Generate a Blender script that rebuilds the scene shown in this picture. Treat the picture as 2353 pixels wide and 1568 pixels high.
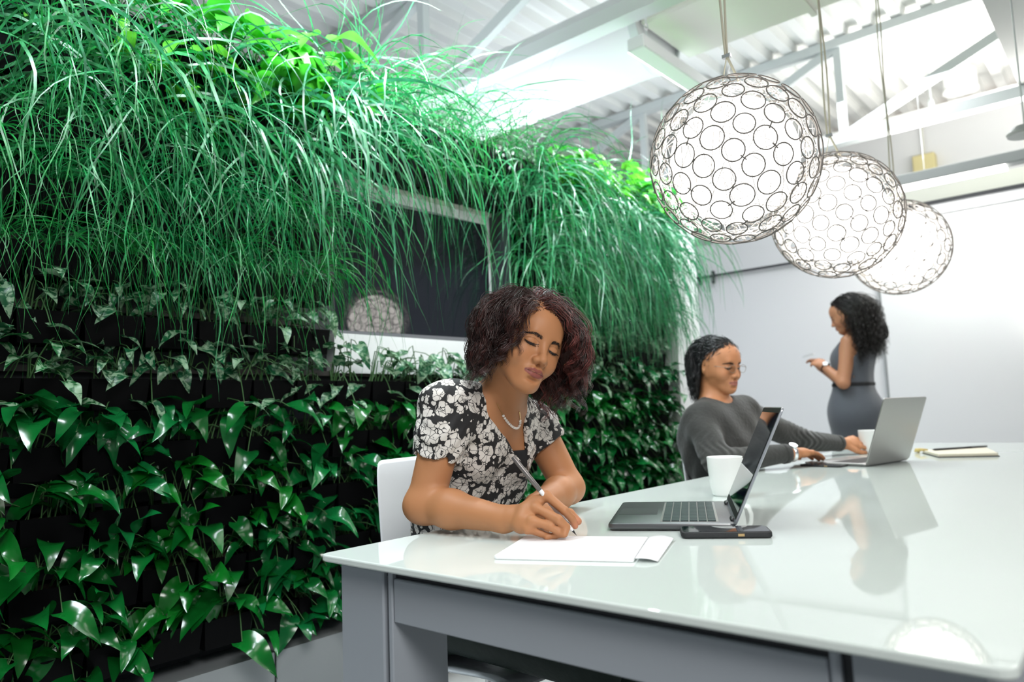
import bpy, bmesh, math, random
import numpy as np
from mathutils import Vector, Matrix
for _o in list(bpy.data.objects): bpy.data.objects.remove(_o)
SC = bpy.context.scene; COL = SC.collection
PI = math.pi; R = math.radians
random.seed(7); rng = np.random.default_rng(7)
# ---------------------------------------------------------------- camera
F_PX, YAW, PIT, ROL = 1681.82, R(-40.777), R(5.557), R(-2.169)
_f = np.array([math.sin(YAW)*math.cos(PIT), math.cos(YAW)*math.cos(PIT), math.sin(PIT)])
_r = np.array([math.cos(YAW), -math.sin(YAW), 0.]); _u = np.cross(_r, _f)
_r2 = _r*math.cos(ROL)+_u*math.sin(ROL); _u2 = -_r*math.sin(ROL)+_u*math.cos(ROL)
CAMP = np.array([0, 0, 1.0]); CM = np.array([_r2, _u2, _f])
cam = bpy.data.cameras.new('camera'); camo = bpy.data.objects.new('camera', cam); COL.objects.link(camo)
cam.sensor_width = 36; cam.lens = 36*F_PX/2353
camo.matrix_world = Matrix(((_r2[0], _u2[0], -_f[0], 0), (_r2[1], _u2[1], -_f[1], 0), (_r2[2], _u2[2], -_f[2], 1.0), (0, 0, 0, 1)))
cam.dof.use_dof = True; cam.dof.focus_distance = 1.66; cam.dof.aperture_fstop = 3.0
cam.clip_start = 0.05
SC.camera = camo
# ---------------------------------------------------------------- world, lights, exposure
w = bpy.data.worlds.new('World'); SC.world = w; w.use_nodes = True
w.node_tree.nodes['Background'].inputs[0].default_value = (.80, .86, .92, 1)
w.node_tree.nodes['Background'].inputs[1].default_value = 0.26
SC.view_settings.view_transform = 'Standard'; SC.view_settings.look = 'None'; SC.view_settings.gamma = 1
SC.view_settings.use_curve_mapping = False
SC.view_settings.exposure = 0.0
SC.cycles.use_denoising = True; SC.cycles.max_bounces = 6; SC.cycles.transparent_max_bounces = 12
SC.cycles.caustics_reflective = False; SC.cycles.caustics_refractive = False; SC.cycles.sample_clamp_indirect = 4
def area(name, loc, rot, sx, sy, power, color=(1, 1, 1), spread=PI):
    l = bpy.data.lights.new(name, 'AREA'); l.shape = 'RECTANGLE'; l.size = sx; l.size_y = sy; l.energy = power; l.color = color; l.spread = spread
    o = bpy.data.objects.new(name, l); COL.objects.link(o); o.location = loc; o.rotation_euler = rot; return o
# grow lights: tubes under the white hanging fixtures in front of the planted wall
GROW = [(-1.62, 0.35, 2.95), (-1.80, 1.78, 2.84), (-1.80, 3.75, 2.84)]
for i, (gx, gy, gz) in enumerate(GROW):
    area('grow_light', (gx, gy, gz-.075), (0, R(32), 0), .09, 1.15, (44, 50, 44)[i], (.86, .95, 1.0), R(150))
# added fill lamps without fixtures: near the camera, over table and far end, upward
def aimed(name, loc, tgt, sx, sy, power, color, spread=PI):
    d = Vector(tgt)-Vector(loc); return area(name, loc, d.to_track_quat('-Z', 'Y').to_euler(), sx, sy, power, color, spread)
aimed('table_fill_light', (1.3, -.3, 2.6), (-1.0, 1.5, .8), 1.0, 1.0, 13, (1, .98, .95), R(70))  # added fill aimed at the writing woman and the table
area('far_fill_light', (-1.6, 5.35, 3.3), (0, 0, 0), 1.6, 1.2, 28, (.95, .97, 1.0))  # added fill that brightens the far partition
area('table_fill_light', (-.55, 2.3, 3.75), (0, 0, 0), 1.0, 3.2, 34, (1, .96, .91))  # added overhead fill making up for the dimmed globe lamps
area('far_fill_light', (.6, 4.6, 3.3), (0, 0, 0), 1.6, 2.0, 28, (1, .98, .95))  # added fill over the far right end
area('ceiling_fill_light', (-.2, 6.3, 2.75), (PI, 0, 0), 2.2, .8, 85, (1, .97, .92))  # added, brightens the deck and far truss from below
area('ceiling_fill_light', (-2.9, 3.6, 2.4), (PI, 0, 0),   .8, 3.6, 40, (.85, .93, 1.0))  # added, lifts the roof deck above the planted wall
# ---------------------------------------------------------------- helpers
def ray(px, py): return CM.T @ np.array([(px-1176.5)/F_PX, -(py-784)/F_PX, 1.0])
def at(px, py, X=None, Y=None, Z=None):
    d = ray(px, py)
    t = X/d[0] if X is not None else (Y/d[1] if Y is not None else (Z-1.0)/d[2])
    return Vector((d*t+CAMP).tolist())
def V(*a): return Vector(a)
def mat(name, color=(.8, .8, .8), rough=.5, metal=0, spec=.5, emit=None, es=0, trans=0, coat=0, sss=0, attr=None, bump=None, noise=None, ior=1.5, sheen=0):
    m = bpy.data.materials.new(name); m.use_nodes = True; nt = m.node_tree; b = nt.nodes['Principled BSDF']
    c = tuple(color)+(1,)
    b.inputs['Base Color'].default_value = c; b.inputs['Roughness'].default_value = rough; b.inputs['Metallic'].default_value = metal
    b.inputs['Specular IOR Level'].default_value = spec; b.inputs['IOR'].default_value = ior
    b.inputs['Transmission Weight'].default_value = trans; b.inputs['Coat Weight'].default_value = coat; b.inputs['Sheen Weight'].default_value = sheen
    b.inputs['Subsurface Weight'].default_value = sss
    if sss: b.inputs['Subsurface Radius'].default_value = (.02, .008, .004); b.inputs['Subsurface Scale'].default_value = .5
    if emit: b.inputs['Emission Color'].default_value = tuple(emit)+(1,); b.inputs['Emission Strength'].default_value = es
    tc = nt.nodes.new('ShaderNodeTexCoord')
    src = None
    if attr:
        a = nt.nodes.new('ShaderNodeAttribute'); a.attribute_name = attr; src = a.outputs['Color']
    if noise:                      # (scale, amount, second colour)
        n = nt.nodes.new('ShaderNodeTexNoise'); n.inputs['Scale'].default_value = noise[0]; n.inputs['Detail'].default_value = 4
        nt.links.new(tc.outputs['Object'], n.inputs['Vector'])
        cr = nt.nodes.new('ShaderNodeMapRange'); cr.inputs['From Min'].default_value = .35; cr.inputs['From Max'].default_value = .65; cr.inputs['To Max'].default_value = noise[1]
        nt.links.new(n.outputs['Fac'], cr.inputs['Value'])
        mx = nt.nodes.new('ShaderNodeMix'); mx.data_type = 'RGBA'; mx.inputs[7].default_value = tuple(noise[2])+(1,)
        nt.links.new(cr.outputs[0], mx.inputs[0])
        if src: nt.links.new(src, mx.inputs[6])
        else: mx.inputs[6].default_value = c
        src = mx.outputs[2]
    if src: nt.links.new(src, b.inputs['Base Color'])
    if bump:                       # (scale, strength, distance)
        n = nt.nodes.new('ShaderNodeTexNoise'); n.inputs['Scale'].default_value = bump[0]; n.inputs['Detail'].default_value = 3
        nt.links.new(tc.outputs['Object'], n.inputs['Vector'])
        bp = nt.nodes.new('ShaderNodeBump'); bp.inputs['Strength'].default_value = bump[1]; bp.inputs['Distance'].default_value = bump[2]
        nt.links.new(n.outputs['Fac'], bp.inputs['Height']); nt.links.new(bp.outputs[0], b.inputs['Normal'])
    return m
class MB:
    """collects shapes and links them as one mesh object"""
    def __init__(s): s.v = []; s.f = []; s.col = None
    def add(s, v, f):
        n = len(s.v); s.v += [tuple(x) for x in v]; s.f += [tuple(i+n for i in q) for q in f]; return s
    def box(s, x0, x1, y0, y1, z0, z1, M=None, bev=0):
        if bev > 0:
            b = bev; vs = []
            xs, ys, zs = (x0, x1), (y0, y1), (z0, z1); idx = {}
            for i in (0, 1):
                for j in (0, 1):
                    for k in (0, 1):
                        sx, sy, sz = (1, -1)[i], (1, -1)[j], (1, -1)[k]
                        for a in range(3):
                            p = [xs[i]+sx*b, ys[j]+sy*b, zs[k]+sz*b]; p[a] = (xs[i], ys[j], zs[k])[a]
                            idx[i, j, k, a] = len(vs); vs.append(Vector(p))
            fs = []
            for i in (0, 1):
                fs.append([idx[i, 0, 0, 0], idx[i, 1, 0, 0], idx[i, 1, 1, 0], idx[i, 0, 1, 0]][::(1 if i else -1)])
                fs.append([idx[0, i, 0, 1], idx[0, i, 1, 1], idx[1, i, 1, 1], idx[1, i, 0, 1]][::(1 if i else -1)])
                fs.append([idx[0, 0, i, 2], idx[1, 0, i, 2], idx[1, 1, i, 2], idx[0, 1, i, 2]][::(1 if i else -1)])
            for i in (0, 1):
                for j in (0, 1):
                    q = [idx[i, j, 0, 0], idx[i, j, 1, 0], idx[i, j, 1, 1], idx[i, j, 0, 1]]; fs.append(q if i != j else q[::-1])
                    q = [idx[i, 0, j, 0], idx[i, 1, j, 0], idx[i, 1, j, 2], idx[i, 0, j, 2]]; fs.append(q if i == j else q[::-1])
                    q = [idx[0, i, j, 1], idx[1, i, j, 1], idx[1, i, j, 2], idx[0, i, j, 2]]; fs.append(q if i != j else q[::-1])
            for i in (0, 1):
                for j in (0, 1):
                    for k in (0, 1):
                        q = [idx[i, j, k, 0], idx[i, j, k, 1], idx[i, j, k, 2]]; fs.append(q if (i+j+k) % 2 else q[::-1])
        else:
            vs = [Vector((x, y, z)) for x in (x0, x1) for y in (y0, y1) for z in (z0, z1)]
            fs = [(0, 1, 3, 2), (4, 6, 7, 5), (0, 4, 5, 1), (2, 3, 7, 6), (0, 2, 6, 4), (1, 5, 7, 3)]
        if M is not None: vs = [M @ v for v in vs]
        return s.add(vs, fs)
    def bar(s, a, b, w, h=None, up=(0, 0, 1)):
        a = Vector(a); b = Vector(b); h = h or w; d = (b-a).normalized(); u = Vector(up)
        if abs(d.dot(u)) > .98: u = Vector((1, 0, 0))
        sd = d.cross(u).normalized(); u = sd.cross(d)
        vs = [p+sd*(i*w/2)+u*(j*h/2) for p in (a, b) for i, j in ((-1, -1), (1, -1), (1, 1), (-1, 1))]
        return s.add(vs, [(0, 1, 2, 3)[::-1], (4, 5, 6, 7)]+[(i, (i+1) % 4, (i+1) % 4+4, i+4)[::-1][::-1] for i in range(4)])
    def tube(s, pts, r, n=8, closed=False, cap=True, flat=1.0):
        pts = [Vector(p) for p in pts]; N = len(pts); rr = r if hasattr(r, '__len__') else [r]*N
        t0 = (pts[1]-pts[0]).normalized(); u = t0.orthogonal().normalized(); vs = []
        for i, p in enumerate(pts):
            if closed: t = (pts[(i+1) % N]-pts[i-1]).normalized()
            else: t = (pts[min(i+1, N-1)]-pts[max(i-1, 0)]).normalized()
            u = (u-t*u.dot(t)); u = u.normalized() if u.length > 1e-6 else t.orthogonal().normalized(); w_ = t.cross(u)
            for k in range(n):
                a = 2*PI*k/n; vs.append(p+(u*math.cos(a)+w_*math.sin(a)*flat)*rr[i])
        fs = []
        for i in range(N if closed else N-1):
            j = (i+1) % N
            for k in range(n): fs.append((i*n+k, i*n+(k+1) % n, j*n+(k+1) % n, j*n+k))
        if cap and not closed: fs += [tuple(range(n))[::-1], tuple((N-1)*n+k for k in range(n))]
        return s.add(vs, fs)
    def lathe(s, prof, n=32, c=(0, 0, 0), M=None, closed=False):
        vs = []; c = Vector(c)
        for r_, z in prof:
            for k in range(n): vs.append(c+Vector((r_*math.cos(2*PI*k/n), r_*math.sin(2*PI*k/n), z)))
        P = len(prof); fs = []
        for i in range(P if closed else P-1):
            j = (i+1) % P
            for k in range(n): fs.append((i*n+k, i*n+(k+1) % n, j*n+(k+1) % n, j*n+k))
        if not closed:
            if prof[0][0] > 1e-5: fs.append(tuple(range(n))[::-1])
            if prof[-1][0] > 1e-5: fs.append(tuple((P-1)*n+k for k in range(n)))
        if M is not None: vs = [M @ v for v in vs]
        return s.add(vs, fs)
    def prism(s, poly, z0, z1, M=None):
        n = len(poly); vs = [Vector((x, y, z0)) for x, y in poly]+[Vector((x, y, z1)) for x, y in poly]
        if M is not None: vs = [M @ v for v in vs]
        return s.add(vs, [tuple(range(n))[::-1], tuple(range(n, 2*n))]+[(i, (i+1) % n, (i+1) % n+n, i+n) for i in range(n)])
    def sph(s, c, r, n=12, m=8):
        r = r if hasattr(r, '__len__') else (r, r, r)
        prof = [(math.sin(PI*i/m), -math.cos(PI*i/m)) for i in range(m+1)]; prof[0] = (1e-6, -1); prof[-1] = (1e-6, 1)
        M = Matrix.Translation(Vector(c)) @ Matrix.Diagonal((r[0], r[1], r[2], 1))
        return s.lathe(prof, n, M=M)
    def mesh(s, name, m=None, smooth=False):
        me = bpy.data.meshes.new(name); me.from_pydata([tuple(x) for x in s.v], [], s.f); me.update()
        if m: me.materials.append(m)
        if smooth: me.shade_smooth()
        return me
    def build(s, name, m=None, parent=None, smooth=False, loc=None):
        me = s.mesh(name, m, smooth)
        if smooth == 'auto':
            me.shade_smooth(); me.set_sharp_from_angle(angle=R(35))
        o = bpy.data.objects.new(name, me); COL.objects.link(o)
        if parent: o.parent = parent
        if loc is not None: o.location = loc
        return o
def tag(o, label, cat, group=None, kind=None):
    if label: o['label'] = label
    if cat: o['category'] = cat
    if group: o['group'] = group
    if kind: o['kind'] = kind
    return o
def thing(name, label, cat, loc=(0, 0, 0), rotz=0, group=None):
    o = bpy.data.objects.new(name, None); COL.objects.link(o); o.empty_display_size = .05
    o.location = loc; o.rotation_euler = (0, 0, rotz); return tag(o, label, cat, group)
def struct(o, label=None):
    o['kind'] = 'structure'
    if label: o['label'] = label
    return o
def copy_tree(o, parent=None):
    c = o.copy(); COL.objects.link(c)
    if parent: c.parent = parent
    for ch in list(o.children): copy_tree(ch, c)
    return c
def npmesh(name, v, f, m=None, parent=None, smooth=True, cols=None):
    me = bpy.data.meshes.new(name)
    v = np.asarray(v, np.float32); f = np.asarray(f, np.int32); k = f.shape[1]
    me.vertices.add(len(v)); me.vertices.foreach_set('co', v.ravel())
    me.loops.add(f.size); me.loops.foreach_set('vertex_index', f.ravel())
    me.polygons.add(len(f)); me.polygons.foreach_set('loop_start', np.arange(0, f.size, k, dtype=np.int32))
    me.update(calc_edges=True); me.validate()
    if smooth: me.shade_smooth()
    if cols is not None:
        a = me.color_attributes.new('Col', 'FLOAT_COLOR', 'POINT')
        c4 = np.ones((len(v), 4), np.float32); c4[:, :3] = cols; a.data.foreach_set('color', c4.ravel())
    if m: me.materials.append(m)
    o = bpy.data.objects.new(name, me); COL.objects.link(o)
    if parent: o.parent = parent
    return o
# ================================================================ the room
M_white = mat('white_paint', (.80, .81, .82), .55, bump=(60, .1, .001))
M_ceil = mat('ceiling_paint', (.88, .89, .87), .5)
M_steel = mat('painted_steel', (.62, .66, .66), .45)
M_wallgrey = mat('wall_grey', (.80, .81, .84), .45)
M_gloss = mat('whiteboard_gloss', (.84, .86, .89), .15)
M_black = mat('black_plastic', (.008, .008, .010), .45)
M_darkpanel = mat('dark_panel', (.035, .038, .045), .5)
M_floor = mat('floor_concrete', (.50, .50, .49), .4, noise=(3, .6, (.36, .36, .35)))
M_ledge = mat('grey_panel', (.34, .37, .39), .45)
M_cream = mat('cream_metal', (.72, .73, .66), .5)
M_wframe = mat('window_frame_white', (.88, .90, .92), .4)
M_alu = mat('aluminium', (.75, .76, .78), .3, metal=1)
ZC = 3.82
struct(MB().box(-5.2, 2.6, -2.2, 8.3, -.1, 0).build('floor', M_floor))
# corrugated roof deck, flutes running along the planted wall
def deck():
    prof = []; x = -5.2; z = ZC
    while x < 2.6:
        prof += [(x, z), (x+.075, z), (x+.095, z+.07), (x+.18, z+.07)]; x += .2
    vs = []; n = len(prof)
    for y in (-2.2, 8.3): vs += [(a, y, b) for a, b in prof]
    for y in (-2.2, 8.3): vs += [(a, y, ZC+.1) for a, b in prof]
    fs = [(i, i+1, n+i+1, n+i) for i in range(n-1)]+[(2*n+i, 3*n+i, 3*n+i+1, 2*n+i+1) for i in range(n-1)]
    return MB().add(vs, fs)
struct(deck().build('ceiling', M_ceil))
# upper back wall with a course of brick showing in the flutes of the deck
struct(MB().box(-5.2, 2.6, 8.2, 8.35, 0, ZC-.10).build('wall_back', M_white))
M_brick = mat('old_brick', (.42, .16, .09), .8, noise=(9, .8, (.20, .10, .07)))
struct(MB().box(-5.2, 2.6, 8.2, 8.3, ZC-.10, ZC+.02).build('trim_1', M_brick), 'strip of red brick under the roof deck')
# white partition in front of it: matt left part, glossy sliding board on the right
YP = 6.5
struct(MB().box(-4.6, -1.59, YP, YP+.12, 0, 2.53).build('wall_partition', M_wallgrey))
struct(MB().box(-1.59, 1.9, YP-.02, YP+.12, 0, 2.42).build('wall_partition_board', M_gloss))
mb = MB(); mb.box(-1.60, -1.582, YP-.03, YP-.005, 0, 2.42); struct(mb.build('trim_2', mat('grey_edge', (.3, .32, .33), .4)), 'grey edge of the white board')
struct(MB().box(-1.59, 1.9, YP-.05, YP+.12, 2.42, 2.50).build('trim_3', M_wallgrey))
struct(MB().box(-1.59, 1.9, YP-.06, YP-.0, 2.50, 2.53).build('trim_4', M_darkpanel))
struct(MB().box(-1.59, 1.9, YP-.03, YP+.12, 2.53, 2.66).build('trim_5', M_cream))
t = thing('sliding_track', 'thin dark sliding rail across the grey partition behind the seated people', 'rail', (-3.2, YP-.03, 2.22))
MB().bar((-.6, 0, 0), (1.62, 0, 0), .012, .02).build('rail', M_darkpanel, t)
for x in (.03, .17):
    MB().box(x, x+.02, -.02, .01, -.07, .04).sph((x+.01, -.012, .03), .018).sph((x+.01, -.012, -.06), .018).build('hanger', M_darkpanel, t)
# right overhead beam
struct(MB().box(-.47, .05, -2.0, 6.4, 3.05, 3.5).build('trim_6', mat('beam_grey', (.42, .44, .43), .5)), 'grey boxed beam running along the right of the ceiling')

# ---------------------------------------------------------------- roof trusses
def truss(y, label):
    t = thing('roof_truss', label, 'truss', (0, y, 3.0), 0, 'white steel roof trusses')
    MB().box(-5, 2.4, -.05, .05, .74, .81).build('top_chord', M_steel, t)
    MB().box(-5, 2.4, -.05, .05, -.03, .05).build('bottom_chord', M_steel, t)
    xs = [.15-1.75*k for k in range(4)]
    for k, x in enumerate(xs):
        MB().bar((x, 0, .05), (x, 0, .74), .055).build('post', M_steel, t)
        if k < 3:
            MB().bar((xs[k+1]+.03, 0, .04), (x-.03, 0, .74), .05, .07).build('diagonal_brace', M_steel, t)
    return t
truss(5.89, 'white steel roof truss crossing behind the globe lamps')
truss(3.12, 'white steel roof truss above the grass, nearest the camera')
# ---------------------------------------------------------------- ducts
t = thing('ventilation_duct', 'large round white air duct above the planted wall', 'duct', (0, 3.62, 3.16))
Mr = Matrix.Translation((-1.95, 0, 0)) @ Matrix.Rotation(-PI/2, 4, 'Y')
MB().lathe([(.245, 0), (.255, 0), (.255, .02), (.25, .03), (.25, 1.0), (.258, 1.01), (.258, 1.03), (.25, 1.04), (.25, 3.2), (.001, 3.2)], 48, M=Mr).build('duct_body', M_white, t, 'auto')
MB().lathe([(.262, -.02), (.262, .03), (.244, .03), (.244, -.02)], 48, M=Mr, closed=True).build('end_ring', M_steel, t, 'auto')
t = thing('ventilation_duct', 'wide cream rectangular air duct over the first globe lamp', 'duct', (0, 3.7, 3.1))
MB().box(-1.93, .35, -.28, .28, 0, .42, bev=.012).build('duct_body', M_cream, t)
for x in (-1.2, -.35): MB().box(x, x+.03, -.30, .30, -.015, .44).build('flange', M_cream, t)
# ---------------------------------------------------------------- hanging light fixtures
M_tube = mat('lit_tube', (1, 1, 1), .5, emit=(.9, .97, 1), es=9)
M_tubew = mat('lit_tube_warm', (1, 1, 1), .5, emit=(1, .97, .92), es=5)
for i, (gx, gy, gz) in enumerate(GROW):
    t = thing('grow_light_fixture', ['white grow light hanging above the left end of the planted wall', 'white grow light hanging above the top of the planted wall before the window', 'white box grow light on chains next to the first globe lamp'][i], 'light fixture', (gx, gy, gz), 0, 'grow lights along the planted wall')
    MB().box(-.05, .05, -.62, .62, -.035, .035, bev=.006).build('housing', M_wframe, t)
    MB().box(-.056, -.0505, -.60, .60, -.028, .012).build('tube_cover', M_tube, t)
    for y in (-.5, .5):
        mb = MB(); z = .05
        while z < ZC-gz:
            k = int(round((z-.05)/.03))
            c = V(0, y, z+.02); ax = (V(1, 0, 0), V(0, 1, 0))[k % 2]
            mb.tube([c+ax*.009*math.cos(a)+V(0, 0, .02*math.sin(a)) for a in np.linspace(0, 2*PI, 9)[:-1]], .0028, 4, closed=True); z += .03
        mb.build('chain', M_alu, t)
t = thing('linear_pendant', 'grey linear pendant with a glowing strip near the far wall', 'light fixture', (-.9, 6.0, 2.60))
MB().box(-.52, 1.9, -.06, .06, -.03, .05, bev=.006).build('housing', mat('pendant_grey', (.30, .32, .32), .4), t)
MB().box(-.40, .30, -.05, .05, -.055, -.0305).build('light_strip', M_tubew, t)
for x in (-.2, 1.3): MB().tube([(x, 0, .05), (x, 0, ZC-2.6)], .003, 6).build('cable', M_alu, t)
area('linear_pendant_light', (-.95, 5.98, 2.53), (0, 0, 0), .7, .08, 14, (1, .97, .9))
t = thing('ceiling_spotlight', 'small grey disc pendant at the right edge of the picture', 'light fixture', tuple(at(2356, 305, Y=4)))
MB().lathe([(.001, .03), (.05, .028), (.075, .0), (.07, -.012), (.001, -.014)], 24).build('shade', mat('spot_grey', (.33, .35, .35), .4), t, 'auto')
MB().tube([(0, 0, .03), (0, 0, .75)], .004, 6).build('rod', M_steel, t)
t = thing('hanging_rod_fitting', 'thin dark rod with a small fitting hanging in front of the truss brace', 'fitting', tuple(at(2140, 245, Y=6.3)))
MB().lathe([(.001, -.03), (.02, -.03), (.022, .03), (.012, .06), (.001, .06)], 12).build('fitting', M_steel, t)
MB().tube([(0, 0, .05), (0, 0, ZC-t.location.z)], .008, 6).build('rod', M_steel, t)
p = at(2118, 372, Y=8.0)
t = thing('wall_box', 'pale yellow box fixed high on the far white wall', 'box', (p.x, 8.2, p.z))
MB().box(-.10, .10, -.12, 0, -.10, .10, bev=.01).build('box', mat('pale_yellow', (.75, .66, .34), .5), t)
MB().tube([(0, -.05, .10), (0, -.05, 3.70-p.z)], .014, 6).build('conduit', M_cream, t)
for k, (x, y) in enumerate([(-1.0, 7.3), (-.1, 7.0)]):
    t = thing('ceiling_speaker', ['round white ceiling fitting above the second globe lamp', 'round white ceiling fitting high at the right'][k], 'fitting', (x, y, ZC-.001))
    MB().lathe([(.001, -.16), (.12, -.16), (.13, -.14), (.13, 0), (.001, 0)], 24).build('body', M_ceil, t, 'auto')
    MB().lathe([(.10, -.168), (.14, -.168), (.14, -.158), (.10, -.158)], 24, closed=True).build('rim', M_ceil, t, 'auto')
for k, z in enumerate((3.44, 3.60)):
    tag(MB().tube([(-3, 7.0+k*.4, z), (2, 7.0+k*.4, z)], .015+.006*k, 8).build('ceiling_pipe', M_ceil), ['thin white pipe under the far roof deck', 'thicker white pipe right against the far roof deck'][k], 'pipe', 'pipes under the roof deck')

# ================================================================ the planted wall
XW = -2.15                        # front plane of the pots
def rail_z(k): return .282+.178*k  # row k sits on this height
struct(MB().box(-2.42, -2.32, -1.2, 3.93, 0, .282+.178*5).build('wall_left', M_darkpanel))
struct(MB().box(-2.42, -2.32, -1.2, 1.66, .282+.178*5, 2.25).box(-2.42, -2.32, 2.52, 3.93, .282+.178*5, 2.25).box(-2.42, -2.32, 1.66, 2.52, 1.955, 2.25).build('wall_left_upper', M_darkpanel))
mb = MB()
y = -1.0
edges = [-1.2, -.35, .45, 1.30, 2.15, 3.0, 3.93]
for a, b in zip(edges[:-1], edges[1:]): mb.box(-2.32, XW-.005, a+.004, b-.004, 0, .275)
struct(mb.build('baseboard_left', M_ledge), 'grey panels below the lowest pots')
struct(MB().box(-2.32, XW-.012, -1.2, 3.93, 0, .272).build('trim_7', M_black))
struct(MB().box(-2.46, -2.10, 3.95, 4.25, 0, 2.25).build('wall_end', M_white), 'white end of the planted wall')
# window in the planted wall
Y0, Y1, ZB, ZT = 1.62, 2.51, 1.17, 1.92
mb = MB(); XG = -2.30
mb.box(-2.33, XG+.02, Y1-.035, Y1, 1.32, ZT)
mb.box(-2.33, XG+.02, Y0+.03, Y1-.035, ZT-.04, ZT)
f_ = struct(mb.build('window_1', M_wframe), 'window with a white frame set in the planted wall')
MB().box(-2.33, XG+.035, Y0-.005, Y1+.005, ZT, ZT+.035).build('head_trim', M_cream, f_)
MB().box(-2.33, XG+.03, Y0, Y1-.0, 1.17, 1.32).build('sill_panel', M_wframe, f_)
M_glass = mat('dark_glass', (.012, .014, .020), .015, ior=1.55)
pn = MB().box(-.004, .004, -.43, .43, 0, .56).build('pane', M_glass, f_); pn.location = (XG-.005, 2.06, 1.34); pn.rotation_euler = (0, R(-1.1), R(-4.3))
mb = MB()                          # dark reveal round the opening
mb.box(-2.32, XW-.02, Y1+.002, Y1+.02, 1.12, 2.0).box(-2.32, XW-.02, Y0, Y1, ZT+.037, ZT+.05)
struct(mb.build('trim_8', M_darkpanel), 'dark reveal round the window')
# ================================================================ table
M_top = mat('white_glass_top', (.68, .74, .71), .03, ior=1.42)
M_tedge = mat('glass_edge', (.74, .80, .80), .2)
M_tgrey = mat('table_grey', (.33, .36, .40), .4)
M_tdark = mat('table_gap', (.02, .022, .028), .5)
TX0, TX1, TY0, TY1, TZ = -1.246, -.118, .845, 4.68, .74
t = thing('conference_table', 'long white glass-topped table with grey legs filling the right foreground', 'table', (TX0, TY0, 0))
W_, L_ = TX1-TX0, TY1-TY0
def rrect(x0, x1, y0, y1, r, n=5):
    o = []
    for cx, cy, a0 in ((x1-r, y0+r, -90), (x1-r, y1-r, 0), (x0+r, y1-r, 90), (x0+r, y0+r, 180)):
        for k in range(n+1):
            a = R(a0+90*k/n); o.append((cx+r*math.cos(a), cy+r*math.sin(a)))
    return o
def slab(x0, x1, y0, y1, z0, z1, r=.015, e=.002, M=None, mb=None):
    mb = mb or MB(); n = 5
    rings = [(e, z0), (0, z0+e), (0, z1-e), (e*.3, z1-e*.3), (e, z1)]
    vs = []; N = None
    for d, z in rings:
        p = rrect(x0+d, x1-d, y0+d, y1-d, max(r-d, .0005), n); N = len(p); vs += [Vector((a, b, z)) for a, b in p]
    fs = [tuple(range(N))[::-1], tuple((len(rings)-1)*N+i for i in range(N))]
    for q in range(len(rings)-1): fs += [(q*N+i, q*N+(i+1) % N, (q+1)*N+(i+1) % N, (q+1)*N+i) for i in range(N)]
    if M is not None: vs = [M @ v for v in vs]
    return mb.add(vs, fs)
slab(0, W_, 0, L_, .727, .74, .02, .003).build('tabletop', M_top, t)
mb = MB().box(.04, W_-.04, .04, .06, .709, .727).box(.04, W_-.04, L_-.06, L_-.04, .709, .727).box(.04, .06, .04, L_-.04, .709, .727).box(W_-.06, W_-.04, .04, L_-.04, .709, .727)
mb.build('shadow_gap', M_tdark, t)
for (xa, xb, ga) in ((.030, .183, .128), (W_-.183, W_-.030, W_-.175)):
    for (ya, yb) in ((.030, .165), (L_-.165, L_-.03)):
        g0, g1 = (xa+.128, xa+.141) if xa < .3 else (xb-.141, xb-.128)
        lg = MB().box(xa, g0, ya, yb, 0, .720, bev=.003).box(g1, xb, ya, yb, 0, .720, bev=.002).build('leg', M_tgrey, t)
        MB().box(g0, g1, ya+.012, yb-.012, 0, .716).build('groove', M_tdark, lg)
MB().box(.185, W_-.185, .032, .055, .632, .708, bev=.002).build('apron', M_tgrey, t)
MB().box(.185, W_-.185, L_-.055, L_-.032, .632, .708, bev=.002).build('apron', M_tgrey, t)
MB().box(.032, .055, .167, L_-.167, .632, .708, bev=.002).build('apron', M_tgrey, t)
MB().box(W_-.055, W_-.032, .167, L_-.167, .632, .708, bev=.002).build('apron', M_tgrey, t)

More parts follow.
